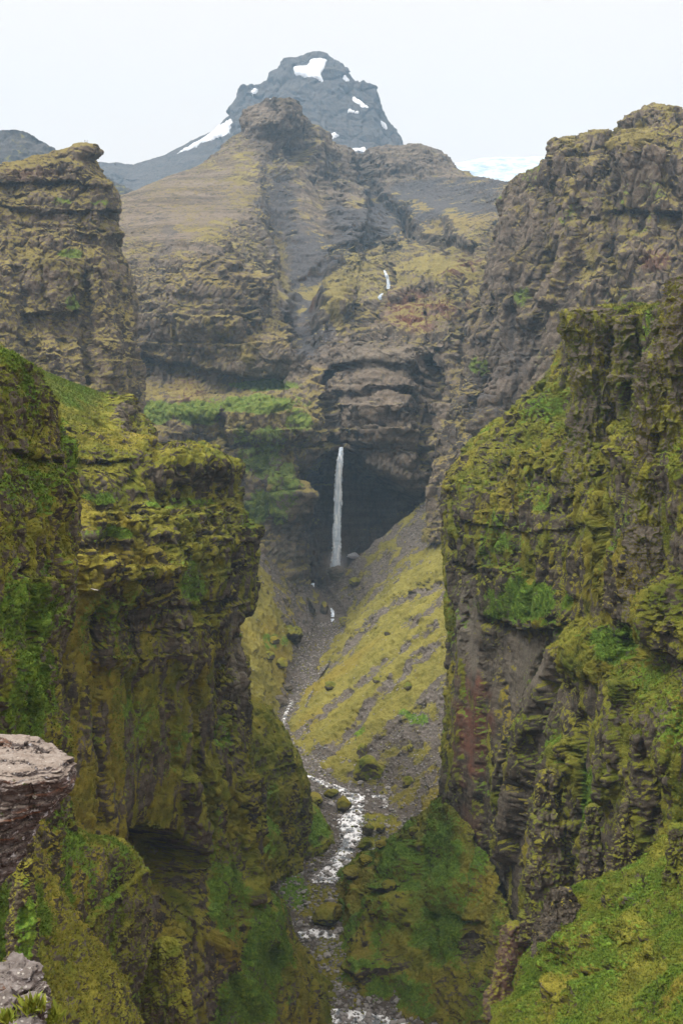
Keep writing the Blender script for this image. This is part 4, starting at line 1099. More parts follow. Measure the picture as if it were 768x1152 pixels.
def bed_point(px, py, lift=0.0):
    P = LOFTS['bed']['P']
    x, y = LOFTS['bed']['xy']
    j = ((x - px) ** 2 + (y - py) ** 2).argmin()
    p = P.reshape(-1, 3)[j]
    q = W(px, py, p[1])
    return q + np.array([0, 0, lift])


LOFTS['bed']['xy'] = [a.ravel() for a in project(LOFTS['bed']['P'])]
runs = []
for r in STREAM:
    A = np.array(r, float)
    k = np.concatenate([[0], np.cumsum(np.hypot(np.diff(A[:, 0]), np.diff(A[:, 1])))])
    n = max(int(k[-1] * 1.5), 8)
    A = hermite_curve(A, k, np.linspace(0, k[-1], n))
    grid = []
    for i, (x, y, h) in enumerate(A):
        y0, y1 = A[max(i - 1, 0)], A[min(i + 1, n - 1)]
        tx, ty = y1[0] - y0[0], y1[1] - y0[1]
        l = math.hypot(tx, ty)
        # across the flow, measured on the level ground (foreshortened in the picture)
        nx, ny = (1.0, 0.0) if abs(ty) > abs(tx) * 0.5 else (0.25, 0.75)
        grid.append([bed_point(x + s * h * nx, y + s * h * ny * 0.6, 0.5 - 0.75 * abs(s) ** 2) for s in np.linspace(-1, 1, 15)])
    G = np.array(grid)
    ker = np.array([1, 2, 3, 2, 1]) / 9.0
    Gp = np.pad(G, ((2, 2), (0, 0), (0, 0)), mode='edge')
    Gz = sum(ker[i] * Gp[i:i + len(G)] for i in range(5))
    G[..., 1:] = Gz[..., 1:]
    G[..., 2] += 0.22 * fbm(G.astype(np.float32), 1.6, 4, 8)
    runs.append(G)
vs, fs, off = [], [], 0
for G in runs:
    a, b = G.shape[:2]
    idx = np.arange(a * b).reshape(a, b) + off
    fs.append(np.stack([idx[:-1, :-1], idx[:-1, 1:], idx[1:, 1:], idx[1:, :-1]], -1).reshape(-1, 4))
    vs.append(G.reshape(-1, 3))
    off += a * b
st = mesh_np('stream', np.concatenate(vs), np.concatenate(fs), MAT['stream'])
tag(st, 'white rushing stream running over stones along the canyon floor', 'stream', kind='structure')


# thin spray round the foot of the tall fall
v, f = ICO[4]
c0 = W(378, 634, 1122)
ob = mesh_np('mist', v, f, None)
ob.location, ob.scale = Vector(c0), (20, 12, 20)
mm = bpy.data.materials.new('spray')
mm.use_nodes = True
mm.node_tree.nodes.clear()
pv = mm.node_tree.nodes.new('ShaderNodeVolumePrincipled')
pv.inputs['Color'].default_value = (0.95, 0.97, 1, 1)
mtc = mm.node_tree.nodes.new('ShaderNodeTexCoord')
mg = mm.node_tree.nodes.new('ShaderNodeTexGradient')
mg.gradient_type = 'SPHERICAL'
mp = mm.node_tree.nodes.new('ShaderNodeMath')
mp.operation = 'POWER'
mp.inputs[1].default_value = 2.0
mq = mm.node_tree.nodes.new('ShaderNodeMath')
mq.operation = 'MULTIPLY'
mq.inputs[1].default_value = 0.06
mm.node_tree.links.new(mtc.outputs['Object'], mg.inputs[0])
mm.node_tree.links.new(mg.outputs['Fac'], mp.inputs[0])
mm.node_tree.links.new(mp.outputs[0], mq.inputs[0])
mm.node_tree.links.new(mq.outputs[0], pv.inputs['Density'])
mo = mm.node_tree.nodes.new('ShaderNodeOutputMaterial')
mm.node_tree.links.new(pv.outputs[0], mo.inputs['Volume'])
ob.data.materials.append(mm)
tag(ob, 'faint spray at the foot of the tall waterfall', 'mist', kind='stuff')
# ------------------------------------------------------------------ boulders and stones
BOULDERS = [  # px, py of the base centre, width px, height px, moss, label
    (415, 877, 38, 28, .75, 'big yellow moss covered boulder on the right bank of the stream'),
    (407, 850, 15, 17, .5, 'dark boulder with moss on top, just above the big yellow one'),
    (458, 886, 14, 16, .45, 'lone brown boulder on the grey scree right of the stream'),
    (386, 911, 18, 18, .5, 'brown mossy boulder in the middle of the stream, topmost one'),
    (409, 954, 20, 13, .95, 'bright yellow mossy boulder beside the white rapids'),
    (428, 952, 14, 9, .8, 'low mossy boulder right of the bright yellow one'),
    (408, 971, 22, 10, .8, 'flat mossy boulder right below the bright yellow one'),
    (394, 988, 20, 15, .7, 'olive mossy boulder at the lower end of the white rapids'),
    (368, 1040, 36, 24, .75, 'large flat mossy slab boulder below the rapids'),
    (343, 896, 18, 12, -1, 'dark wet boulder at the left stream bank under the mossy tower'),
    (374, 894, 16, 9, .9, 'flat yellow mossy boulder on the left of the stream head'),
    (355, 902, 24, 12, .7, 'low wide mossy boulder between stream and left mound'),
    (412, 938, 16, 13, .1, 'brown bare boulder at the right edge of the rapids'),
    (430, 935, 12, 10, .2, 'small brown boulder right of the bare brown one'),
    (462, 940, 12, 9, .5, 'small mossy boulder near the foot of the right cliff'),
    (446, 922, 11, 7, .3, 'dull brown stone boulder on the right bank above the mound'),
    (331, 722, 24, 20, .25, 'dark blocky outcrop boulder on the green left slope, largest'),
    (308, 722, 14, 10, .3, 'dark boulder left of the largest outcrop on the left slope'),
    (318, 750, 18, 12, .3, 'dark low boulder below the largest outcrop on the left slope'),
    (305, 742, 14, 10, .2, 'dark brown boulder against the left wall on the green slope'),
    (370, 773, 14, 10, .4, 'dark mossy boulder stuck on the yellow right slope'),
    (421, 766, 9, 7, .2, 'small dark boulder on the yellow right slope between two grey streaks'),
    (434, 712, 7, 6, .1, 'tiny dark boulder high on the yellow right slope'),
    (458, 773, 10, 9, .4, 'small mossy boulder beside the wide grey streak'),
    (461, 843, 8, 9, .4, 'upright mossy stone on the grey scree above the lone boulder'),
    (312, 792, 22, 13, -1, 'dark bare boulder in the upper stream bed, largest there'),
    (304, 806, 16, 10, -1, 'brown bare boulder in the upper stream bed by the left wall'),
    (326, 775, 12, 8, -1, 'grey boulder in the upper stream bed where the gully narrows'),
    (320, 826, 12, 9, -1, 'dark boulder in the upper stream bed, lowest one'),
    (381, 652, 24, 17, .0, 'brown rock lump at the foot of the tall waterfall'),
    (399, 656, 14, 10, .6, 'mossy rock beside the foot of the tall waterfall'),
    (364, 688, 12, 14, .1, 'brown boulder left of the two small gully cascades'),
    (384, 703, 14, 10, .1, 'brown boulder right of the two small gully cascades'),
    (131, 183, 3, 3, -1, 'tiny dark rock on the skyline of the far ridge'),
    (436, 1000, 18, 12, .3, 'brown rock jutting from the top of the right green mound'),
]
for i, (px, py, wpx, hpx, moss, lab) in enumerate(BOULDERS):
    keys = ['bed', 'slope_right', 'slope_left', 'mountain', 'mound_right'] if py > 200 else ['peak']
    if 400 > px and py < 660 and py > 600: keys = ['mountain', 'slope_right', 'bed']
    p = ground_at(px, py, keys)
    if lab.startswith('brown rock lump'): p = Vector(W(px, py, 1116))
    m = p.y / F
    mat = MAT['front'] if py > 640 else MAT['far']
    boulder('boulder', p + Vector((0, wpx * m * 0.25, hpx * m * 0.36)), wpx * m * 1.06, hpx * m * 1.12, 300 + i, mat, moss, 4 if wpx < 20 else 5, lab, d=wpx * m * 0.9, pale=0.3 if moss < 0.15 else 0.0, rot=i * 1.3)

# grey stones one could still count, along the stream; all alike
rng = np.random.default_rng(5)
protos = []
for i in range(6):
    v, f = rock_shape(2, 500 + i, 0.5, 0.45, 0.36, 0.3)
    o = mesh_np('stone', v, f, MAT['front'], np.zeros((len(v), 4)), np.tile([0.9, 0, 0, 1], (len(v), 1)), smooth=False)
    protos.append(o.data)
    bpy.data.objects.remove(o)
BED = LOFTS['bed']['P'].reshape(-1, 3)
bx, by = LOFTS['bed']['xy']
vis = np.where((by > 862) & (by < 1152) & (bx > 318) & (bx < 480))[0]
instream = np.concatenate([G.reshape(-1, 3) for G in runs])
for i in range(250):
    p = BED[rng.choice(vis)] if i < 130 else instream[rng.integers(len(instream))]
    s = rng.uniform(1.6, 4.0) if i < 130 else rng.uniform(1.4, 3.4)
    o = bpy.data.objects.new('stone', protos[i % 6])
    col.objects.link(o)
    o.location = (p[0], p[1], p[2] + 0.12 * s)
    o.scale = (s * rng.uniform(0.8, 1.3), s * rng.uniform(0.8, 1.3), s * rng.uniform(0.7, 1.1))
    o.rotation_euler = (rng.uniform(-.3, .3), rng.uniform(-.3, .3), rng.uniform(0, 6.3))
    tag(o, 'bare grey stone lying in the rocky stream bed', 'stone', 'loose grey stones in the stream bed')

MAT['gravel'] = terrain_material('gravel_stone', 0.5, rock_a=(0.11, 0.105, 0.10), rock_b=(0.22, 0.21, 0.20), rock_d=(0.06, 0.058, 0.056), light=(0.32, 0.31, 0.30))
for me_ in protos:
    me_.materials[0] = MAT['gravel']
# gravel and cobbles: uncountable
def scatter(name, pts, smin, smax, mat, seed, A4=(0, 0, 0, 0), B4=(0.35, 0, 0, 1), vary=True):
    rng = np.random.default_rng(seed)
    v0, f0 = ICO[1]
    n = len(pts)
    k = len(v0)
    s = smin + (smax - smin) * rng.random(n) ** 2.2
    jit = 1 + rng.uniform(-0.3, 0.3, (n, k, 1))
    sq = np.stack([rng.uniform(.8, 1.3, n), rng.uniform(.8, 1.3, n), rng.uniform(.5, .9, n)], -1)
    a = rng.uniform(0, 6.3, n)
    v = v0[None] * jit * sq[:, None] * s[:, None, None] * 0.5
    c, sn = np.cos(a)[:, None], np.sin(a)[:, None]
    v = np.stack([v[..., 0] * c - v[..., 1] * sn, v[..., 0] * sn + v[..., 1] * c, v[..., 2]], -1)
    v = v + pts[:, None] + np.array([0, 0, 1]) * (s * 0.12)[:, None, None]
    f = f0[None] + (np.arange(n) * k)[:, None, None]
    B = np.tile(np.array(B4, float), (n, k, 1))
    if vary:
        B[..., 0] = rng.random(n)[:, None]
        B[..., 1] = (rng.random(n)[:, None] < 0.12) * 0.8
    A = np.tile(np.array(A4, float), (n, k, 1))
    if vary:
        A[..., 0] = (rng.random(n)[:, None] < 0.15) * 0.9
    return mesh_np(name, v.reshape(-1, 3), f.reshape(-1, 3), mat, A.reshape(-1, 4), B.reshape(-1, 4), smooth=False)


near = np.where((by > 700) & (by < 1170))[0]
pts = BED[rng.choice(near, 14000)] + rng.uniform(-0.4, 0.4, (14000, 3)) * np.array([1, 1, 0.2])
tag(scatter('river_gravel', pts, 0.4, 2.2, MAT['gravel'], 3), 'grey stones and gravel covering the stream bed', 'gravel', kind='stuff')
for key, nm, n, hi in (('slope_right', 'scree', 9000, 1.5), ('slope_left', 'scree', 2500, 1.6)):
    L = LOFTS[key]
    P = L['P'].reshape(-1, 3)
    wgt = 0.10 + L['masks'][0].reshape(-1, 4)[:, 2]
    wgt = wgt / wgt.sum()
    pp = P[rng.choice(len(P), n, p=wgt)]
    tag(scatter(nm, pp, 0.4, hi, MAT['gravel'], 7), 'loose stones scattered over the %s canyon slope' % ('right' if key == 'slope_right' else 'left'), 'scree', kind='stuff')

# ------------------------------------------------------------------ snow on the summit
t = NT('old_snow')
pos = t.n('ShaderNodeNewGeometry').outputs['Position']
sn = t.noise(pos, 0.03, 4, 0.6)
MAT['snow'] = t.finish(t.mix(t.ramp(sn, 0.3, 0.6), (0.50, 0.54, 0.60), (0.72, 0.75, 0.79)), 0.7)


def in_poly(x, y, poly):
    ins = np.zeros(x.shape, bool)
    n = len(poly)
    for i in range(n):
        (x0, y0), (x1, y1) = poly[i], poly[(i + 1) % n]
        c = ((y0 > y) != (y1 > y)) & (x < (x1 - x0) * (y - y0) / (y1 - y0 + 1e-9) + x0)
        ins ^= c
    return ins


def grid_smooth_normals(P, flip):
    S = P.copy()
    for _ in range(8):
        S[1:-1] = (S[:-2] + S[1:-1] + S[2:]) / 3
    return grid_normals(S) * (-1 if flip else 1)


SNOW = [
    ('peak', [(330, 76), (345, 74), (352, 67), (367, 67), (364, 78), (360, 83), (364, 93), (350, 87), (332, 85)], 'large white snow patch right under the summit'),
    ('peak', [(301, 112), (310, 111), (326, 120), (316, 121), (304, 118)], 'small snow patch above the brown knob'),
    ('peak', [(193, 176), (225, 159), (252, 139), (261, 133), (260, 150), (246, 155), (228, 161), (205, 171)], 'long white snow band on the left flank of the summit'),
    ('peak', [(282, 101), (290, 100), (288, 106), (284, 107)], 'tiny snow spot below the left notch of the summit ridge'),
    ('peak', [(361, 152), (376, 149), (383, 153), (372, 157), (376, 166), (364, 165), (368, 158)], 'broken snow patch at the foot of the summit, behind the knob'),
    ('peak', [(384, 84), (389, 86), (393, 92), (386, 90)], 'snow spot high on the right shoulder of the summit'),
    ('peak', [(394, 109), (404, 113), (415, 122), (405, 120)], 'slanting snow streak on the right face of the summit'),
    ('peak', [(390, 123), (404, 126), (404, 128), (392, 126)], 'thin flat snow streak under the slanting one'),
    ('peak', [(427, 135), (433, 139), (435, 147), (430, 143)], 'narrow snow streak near the right edge of the summit'),
    ('peak', [(388, 168), (410, 166), (412, 170), (390, 171)], 'flat snow strip at the right foot of the summit'),
]
for key, poly, lab in SNOW:
    L = LOFTS[key]
    P, N = L['P'], L['N0']
    px, py = project(P)
    q = P.astype(np.float32)
    wx, wy = fbm(q, 28, 4, 77) * 2.4, fbm(q, 28, 4, 78) * 2.0
    ins = in_poly(px + wx, py + wy, poly) & ((grid_smooth_normals(P, L['flip']) * -P).sum(-1) > 0)
    if ins.sum() < 6: continue
    soft = ins.astype(float)
    for _ in range(3):
        soft = (soft + np.roll(soft, 1, 0) + np.roll(soft, -1, 0) + np.roll(soft, 1, 1) + np.roll(soft, -1, 1)) / 5
    # smooth the snow over the rock under it
    S = P.copy()
    # one connected patch: keep the piece round the polygon's largest part
    todo = set(map(tuple, np.argwhere(soft > 0.2))); best = set()
    while todo:
        st_ = [todo.pop()]; comp = set(st_)
        while st_:
            a_, b_ = st_.pop()
            for nb in ((a_ + 1, b_), (a_ - 1, b_), (a_, b_ + 1), (a_, b_ - 1)):
                if nb in todo:
                    todo.discard(nb); comp.add(nb); st_.append(nb)
        if len(comp) > len(best): best = comp
    keep = np.zeros(ins.shape, bool)
    if best:
        ii = np.array(list(best)); keep[ii[:, 0], ii[:, 1]] = True
    small = ins.sum() < 400
    for _ in range(5 if small else 9):
        S = (S + np.roll(S, 1, 0) + np.roll(S, -1, 0) + np.roll(S, 1, 1) + np.roll(S, -1, 1)) / 5
    S = S + N * ((9 if small else 12) * (soft - 0.3))[..., None]
    o = mesh_from_grid('snow_patch', S, L['flip'], MAT['snow'], sel=keep)
    tag(o, lab, 'snow patch')
# leftover snow by the waterfall
for px, py, wpx, hpx, lab in ((397, 624, 13, 6, 'white snow heap on the alcove floor right of the tall waterfall'),):
    p = ground_at(px, py, ['mountain', 'slope_right'])
    m = p.y / F
    boulder('snow_patch', p + Vector((0, -3, hpx * m * 0.2)), wpx * m, hpx * m, px, MAT['snow'], 0, 4, lab, 'snow patch', d=wpx * m * 0.6, rough=0.6)
# ------------------------------------------------------------------ the rock ledge close to the camera
LEDGE = [
    [(-480, 1300, 13.50), (-220, 1150, 13.30), (-70, 1050, 13.20), (-12, 1006, 13.3), (3, 988, 13.4), (22, 962, 13.5), (38, 940, 13.6), (50, 922, 13.7), (50, 915, 14.4), (40, 912, 15.2)],
    [(-480, 1150, 13.40), (-220, 1040, 13.20), (-70, 960, 13.10), (-12, 950, 13.15), (12, 937, 13.2), (34, 923, 13.3), (52, 911, 13.4), (63, 903, 13.6), (61, 900, 14.3), (48, 900, 15.2)],
    [(-480, 1050, 13.30), (-220, 950, 13.10), (-70, 905, 13.00), (-12, 902, 13.05), (20, 898, 13.1), (44, 896, 13.2), (60, 894, 13.3), (71, 893, 13.5), (70, 890, 14.3), (54, 888, 15.3)],
    [(-480, 885, 13.28), (-220, 882, 13.08), (-70, 880, 12.98), (-12, 878, 13.0), (24, 874, 13.05), (46, 871, 13.15), (64, 867, 13.2), (78, 866, 13.4), (77, 864, 14.3), (60, 860, 15.4)],
    [(-480, 874, 13.35), (-220, 873, 13.15), (-70, 874, 13.05), (-12, 872, 13.05), (24, 868, 13.1), (45, 865, 13.2), (63, 860, 13.3), (78, 858, 13.5), (77, 857, 14.3), (62, 852, 15.4)],
    [(-480, 850, 14.30), (-220, 850, 14.10), (-70, 850, 14.00), (-12, 848, 14.0), (20, 848, 14.05), (40, 848, 14.15), (58, 850, 14.3), (73, 853, 14.4), (71, 852, 14.8), (60, 849, 15.5)],
    [(-480, 832, 15.40), (-220, 831, 15.20), (-70, 830, 15.10), (-12, 827, 15.1), (18, 827, 15.1), (36, 830, 15.1), (46, 836, 15.2), (58, 844, 15.2), (57, 845, 15.5), (54, 846, 15.7)],
    [(-480, 850, 16.80), (-220, 850, 16.60), (-70, 850, 16.50), (-12, 850, 16.5), (18, 850, 16.5), (36, 852, 16.3), (44, 854, 16.2), (52, 856, 16.0), (52, 856, 15.9), (51, 856, 15.8)],
]
def near_stone(name, tops):
    t = NT(name)
    pos = t.n('ShaderNodeNewGeometry').outputs['Position']
    nrm = t.n('ShaderNodeSeparateXYZ', i_0=t.n('ShaderNodeNewGeometry').outputs['Normal']).outputs[2]
    n1 = t.noise(t.scaled(pos, 1, 1, 2.5), 5, 6, 0.65)
    n2 = t.noise(pos, 34, 8, 0.75)
    n3 = t.noise(t.scaled(pos, 1, 1, 4), 2.2, 4, 0.6, 0.5)
    n4 = t.noise(pos, 8.5, 3, 0.55)
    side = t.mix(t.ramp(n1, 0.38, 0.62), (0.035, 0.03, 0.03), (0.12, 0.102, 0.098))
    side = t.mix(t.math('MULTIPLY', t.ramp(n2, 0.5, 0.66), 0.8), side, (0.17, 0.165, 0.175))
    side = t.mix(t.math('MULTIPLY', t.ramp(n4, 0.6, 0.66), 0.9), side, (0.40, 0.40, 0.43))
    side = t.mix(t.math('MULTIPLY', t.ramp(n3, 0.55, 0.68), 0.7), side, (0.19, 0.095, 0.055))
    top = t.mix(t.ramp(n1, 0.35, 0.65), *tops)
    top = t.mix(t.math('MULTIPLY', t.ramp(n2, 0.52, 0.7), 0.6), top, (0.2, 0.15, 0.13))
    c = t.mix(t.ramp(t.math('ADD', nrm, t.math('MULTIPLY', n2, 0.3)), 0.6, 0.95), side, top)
    vo = t.n('ShaderNodeTexVoronoi', i_Vector=pos, i_Scale=16.0)
    li = t.math('MULTIPLY', t.math('SUBTRACT', 1.0, t.ramp(t.math('ADD', vo.outputs['Distance'], t.math('MULTIPLY', n2, 0.35)), 0.36, 0.42)), t.ramp(n4, 0.45, 0.55))
    c = t.mix(t.math('MULTIPLY', li, 0.75), c, (0.33, 0.325, 0.30))
    dk = t.noise(t.scaled(pos, 1, 1, 3), 14, 6, 0.7)
    c = t.mix(t.math('MULTIPLY', t.ramp(dk, 0.56, 0.64), 0.7), c, (0.05, 0.042, 0.038))
    ms = t.noise(pos, 6.0, 4, 0.6)
    c = t.mix(t.math('MULTIPLY', t.ramp(ms, 0.63, 0.7), t.math('SUBTRACT', 1.0, t.ramp(nrm, 0.5, 0.8))), c, (0.05, 0.065, 0.015))
    return t.finish(c, 0.9, t.math('ADD', n2, t.math('MULTIPLY', n1, 1.5)), 0.35, 0.03, 0.2)


MAT['ledge'] = near_stone('ledge_stone', ((0.16, 0.134, 0.115), (0.22, 0.196, 0.175)))
MAT['near'] = near_stone('grey_near_stone', ((0.09, 0.08, 0.074), (0.155, 0.143, 0.14)))
L = build_surface('ledge', LEDGE, dens=3.0, s1=0.9, a1=0.10, z1s=1.2, strata=(0.06, 0.22, 0.05), s2=0.35, a2=0.07, z2s=0.5, s3=0.12, a3=0.02, block=(0.28, 0.06, 0.6), seed=101, slope_w=0.35,
                  feats=[('l', [(-40, 829), (2, 831), (15, 837), (35, 839), (52, 845)], 10, -0.10), ('g', [(30, 836), (33, 828)], 2.5, -0.1), ('l', [(-40, 856), (10, 855), (30, 857), (41, 862)], 6, -0.05)])
# the cracks in the flat top are real steps: lower the part in front of each crack line
px, py = project(L['P'])
q = L['P'].astype(np.float32)
wig = fbm(q, 0.25, 3, 5) * 3
for pts, dep, wd in (([(-40, 828), (2, 831), (15, 837), (35, 839), (54, 845)], 0.09, 2.2), ([(-40, 856), (10, 855), (30, 857), (42, 863)], 0.05, 1.5), ([(28, 838), (34, 827)], 0.05, 1.2)):
    d, _, _ = seg_dist(px, py + wig, pts)
    L['P'][..., 2] -= dep * (1 - sstep(0.2, 1.0, d / wd))
o = mesh_from_grid('rock_ledge', L['P'], L['flip'], MAT['ledge'])
tag(o, 'pale flat topped rock ledge jutting in from the left edge', 'rock ledge')

NEAR_ROCKS = [
    (18, 1100, 62, 46, 10.0, 'pale grey lumpy rock at the bottom left corner, topmost of the pile'),
    (44, 1112, 26, 22, 9.9, 'reddish grey rock wedged right of the pale lumpy one'),
    (40, 1128, 30, 20, 9.6, 'small pinkish rock in the middle of the bottom left pile'),
    (4, 1140, 40, 44, 9.4, 'dark grey rock cut by the left edge, lowest of the pile'),
    (28, 1160, 40, 24, 9.2, 'low stone at the bottom edge with moss beside it'),
    (48, 1136, 18, 18, 9.7, 'rock with an orange brown moss cushion, rightmost of the pile'),
]
for i, (px, py, wpx, hpx, d, lab) in enumerate(NEAR_ROCKS):
    m = d / F
    p = W(px, py, d)
    boulder('rock', p, wpx * m, hpx * m, 700 + i, MAT['near'], 0, 6 if i < 2 else 5, lab, 'rock', rough=0.5)
# the knoll they lie on
KNOLL = [
    [(-420, 1420, 8.6), (-60, 1300, 9.0), (0, 1260, 9.1), (40, 1255, 9.4), (62, 1240, 9.9), (66, 1230, 10.6)],
    [(-420, 1170, 9.0), (-60, 1160, 9.3), (0, 1158, 9.4), (34, 1158, 9.7), (54, 1160, 10.1), (60, 1165, 10.8)],
    [(-420, 1080, 10.0), (-60, 1110, 10.0), (0, 1112, 10.1), (30, 1118, 10.3), (48, 1132, 10.6), (56, 1150, 11.1)],
    [(-420, 1090, 12.5), (-60, 1120, 11.2), (0, 1122, 11.2), (28, 1130, 11.2), (44, 1145, 11.3), (52, 1165, 11.5)],
]
L = build_surface('knoll', KNOLL, dens=2.5, s1=0.8, a1=0.1, z1s=1, strata=(0.1, 0.3, 0.03), s2=0.3, a2=0.06, s3=0.1, a3=0.02, block=(0.25, 0.06, 1), seed=111, slope_w=0.7)
tag(mesh_from_grid('rock_outcrop', L['P'], L['flip'], MAT['near']), 'broken rocky outcrop under the bottom left stones', 'rock outcrop')

# ------------------------------------------------------------------ grass and leafy tufts on the land
def tuft_material(name, cols):
    t = NT(name)
    at = t.n('ShaderNodeAttribute', attribute_name='mask')
    sep = t.n('ShaderNodeSeparateColor', i_0=at.outputs['Color'])
    c = t.mix(sep.outputs[0], cols[0], cols[1])
    c = t.mix(sep.outputs[1], c, cols[2])
    return t.finish(c, 0.9, spec=0.05)


MAT['tuft'] = tuft_material('leafy_tufts', ((0.06, 0.115, 0.014), (0.15, 0.20, 0.03), (0.17, 0.155, 0.026)))


def tufts(name, key, n, size, seed, label, bias='both', blades=5, pmin=0.0):
    L = LOFTS[key]
    rng = np.random.default_rng(seed)
    P, N, A = L['P'].reshape(-1, 3), L['N'].reshape(-1, 3), L['masks'][0].reshape(-1, 4)
    px, py = project(P)
    inside = (px > -30) & (px < 800) & (py < 1180) & ((N * -P).sum(1) > -0.2 * np.linalg.norm(P, axis=1))
    w_ = {'both': 0.35 * A[:, 0] ** 3 + A[:, 1] ** 2, 'green': A[:, 1] ** 2 + 0.02, 'moss': A[:, 0] ** 2}[bias] * inside
    w_ = np.clip(w_ - pmin, 0, None)
    j = rng.choice(len(P), n, p=w_ / w_.sum())
    base, nn, g, m = P[j] + rng.normal(size=(n, 3)) * size * 0.3, N[j], A[j, 1], A[j, 0]
    s = size * rng.uniform(0.5, 1.5, n)
    up = nn * 0.6 + np.array([0, 0, 0.7])
    up /= np.linalg.norm(up, axis=1, keepdims=True)
    V = np.empty((n, blades, 3, 3))
    for b in range(blades):
        d = rng.normal(size=(n, 3)); d -= (d * up).sum(1, keepdims=True) * up
        d /= np.linalg.norm(d, axis=1, keepdims=True)
        side = np.cross(up, d)
        h, l, wd = s * rng.uniform(0.4, 1.0, n), s * rng.uniform(0.3, 0.8, n), s * rng.uniform(0.15, 0.35, n)
        root = base + d * (s * 0.1)[:, None]
        V[:, b, 0] = root - side * wd[:, None]
        V[:, b, 1] = root + side * wd[:, None]
        V[:, b, 2] = root + up * h[:, None] + d * l[:, None]
    f = np.arange(n * blades * 3).reshape(-1, 3)
    C = np.zeros((n, blades, 3, 4))
    gg = np.clip(g * 1.3, 0, 1)
    C[..., 0] = rng.random((n, blades))[..., None] * (0.5 + 0.5 * rng.random((n, 1, 1)))
    C[..., 1] = ((1 - gg) * rng.uniform(0.6, 1.0, n))[:, None, None]
    o = mesh_np(name, V.reshape(-1, 3), f, MAT['tuft'], C.reshape(-1, 4), None, smooth=False)
    return tag(o, label, 'grass', kind='stuff')


tufts('grass', 'near_slope', 90000, 0.32, 1, 'short bright grass on the near right slope')
tufts('grass', 'mound_right', 12000, 0.55, 2, 'green plants on the mound at the foot of the right cliff')
tufts('grass', 'right_front', 80000, 0.5, 3, 'tufts of grass and moss on the right canyon wall')
tufts('grass', 'left_front', 80000, 0.5, 4, 'tufts of grass and moss on the left canyon wall')
tufts('grass', 'left_near', 30000, 0.42, 5, 'leafy plants on the near left cliff')
tufts('grass', 'spur', 16000, 0.42, 6, 'leafy plants on the lower left spur')
tufts('grass', 'wedge', 16000, 0.36, 7, 'leafy plants on the bottom left wedge of rock')
for i in (21, 22, 23, 31, 32):
    pass

# leafy plants among the nearest stones
rng = np.random.default_rng(9)
for px, py, hpx, d, lab in ((37, 1138, 26, 9.35, 'yellow green leafy plant between the bottom left stones'), (8, 1150, 20, 9.0, 'yellow moss tuft by the left edge at the bottom'), (58, 1150, 26, 10.0, 'green fern like tuft right of the bottom left stones')):
    m = d / F
    c0 = W(px, py, d)
    n = 90
    V = []
    for k in range(n):
        a, lean = rng.uniform(0, 6.28), rng.uniform(0.1, 1.1)
        dr = np.array([math.cos(a) * math.sin(lean), math.sin(a) * math.sin(lean), math.cos(lean)])
        sd = np.array([-math.sin(a), math.cos(a), 0])
        h = hpx * m * rng.uniform(0.4, 1.0)
        r = c0 + np.array([rng.normal(), rng.normal(), 0]) * hpx * m * 0.22
        wd = h * 0.09
        mid = r + dr * h * 0.55
        tip = r + dr * h + np.array([0, 0, -h * 0.15 * lean])
        V += [r - sd * wd * .4, mid - sd * wd, mid + sd * wd, r - sd * wd * .4, mid + sd * wd, r + sd * wd * .4, mid - sd * wd, tip, mid + sd * wd]
    V = np.array(V)
    C = np.repeat(np.stack([rng.uniform(0.5, 1, n), rng.uniform(0.1, 0.6, n), np.zeros(n), np.ones(n)], -1), 9, axis=0)
    o = mesh_np('leafy_plant', V, np.arange(len(V)).reshape(-1, 3), MAT['tuft'], C, None, smooth=False)
    tag(o, lab, 'plant')

# ------------------------------------------------------------------ two hikers on the far left cliff
def plain(name, c, rough=0.8):
    t = NT(name)
    return t.finish(c, rough)


SKIN = plain('skin', (0.45, 0.28, 0.2)); HAIR = plain('dark_hair', (0.03, 0.02, 0.015)); DARKCLOTH = plain('dark_trousers', (0.03, 0.032, 0.04))


def skin_mesh(name, verts, edges, radii, mat, parent, root=0):
    me = bpy.data.meshes.new(name)
    me.from_pydata(verts, edges, [])
    o = bpy.data.objects.new(name, me)
    col.objects.link(o)
    o.parent = parent
    md = o.modifiers.new('skin', 'SKIN')
    for i, r in enumerate(radii):
        me.skin_vertices[0].data[i].radius = r if isinstance(r, tuple) else (r, r)
        me.skin_vertices[0].data[i].use_root = i == root
    md.use_smooth_shade = True
    sb = o.modifiers.new('sub', 'SUBSURF')
    sb.levels = sb.render_levels = 2
    me.materials.append(mat)
    return o


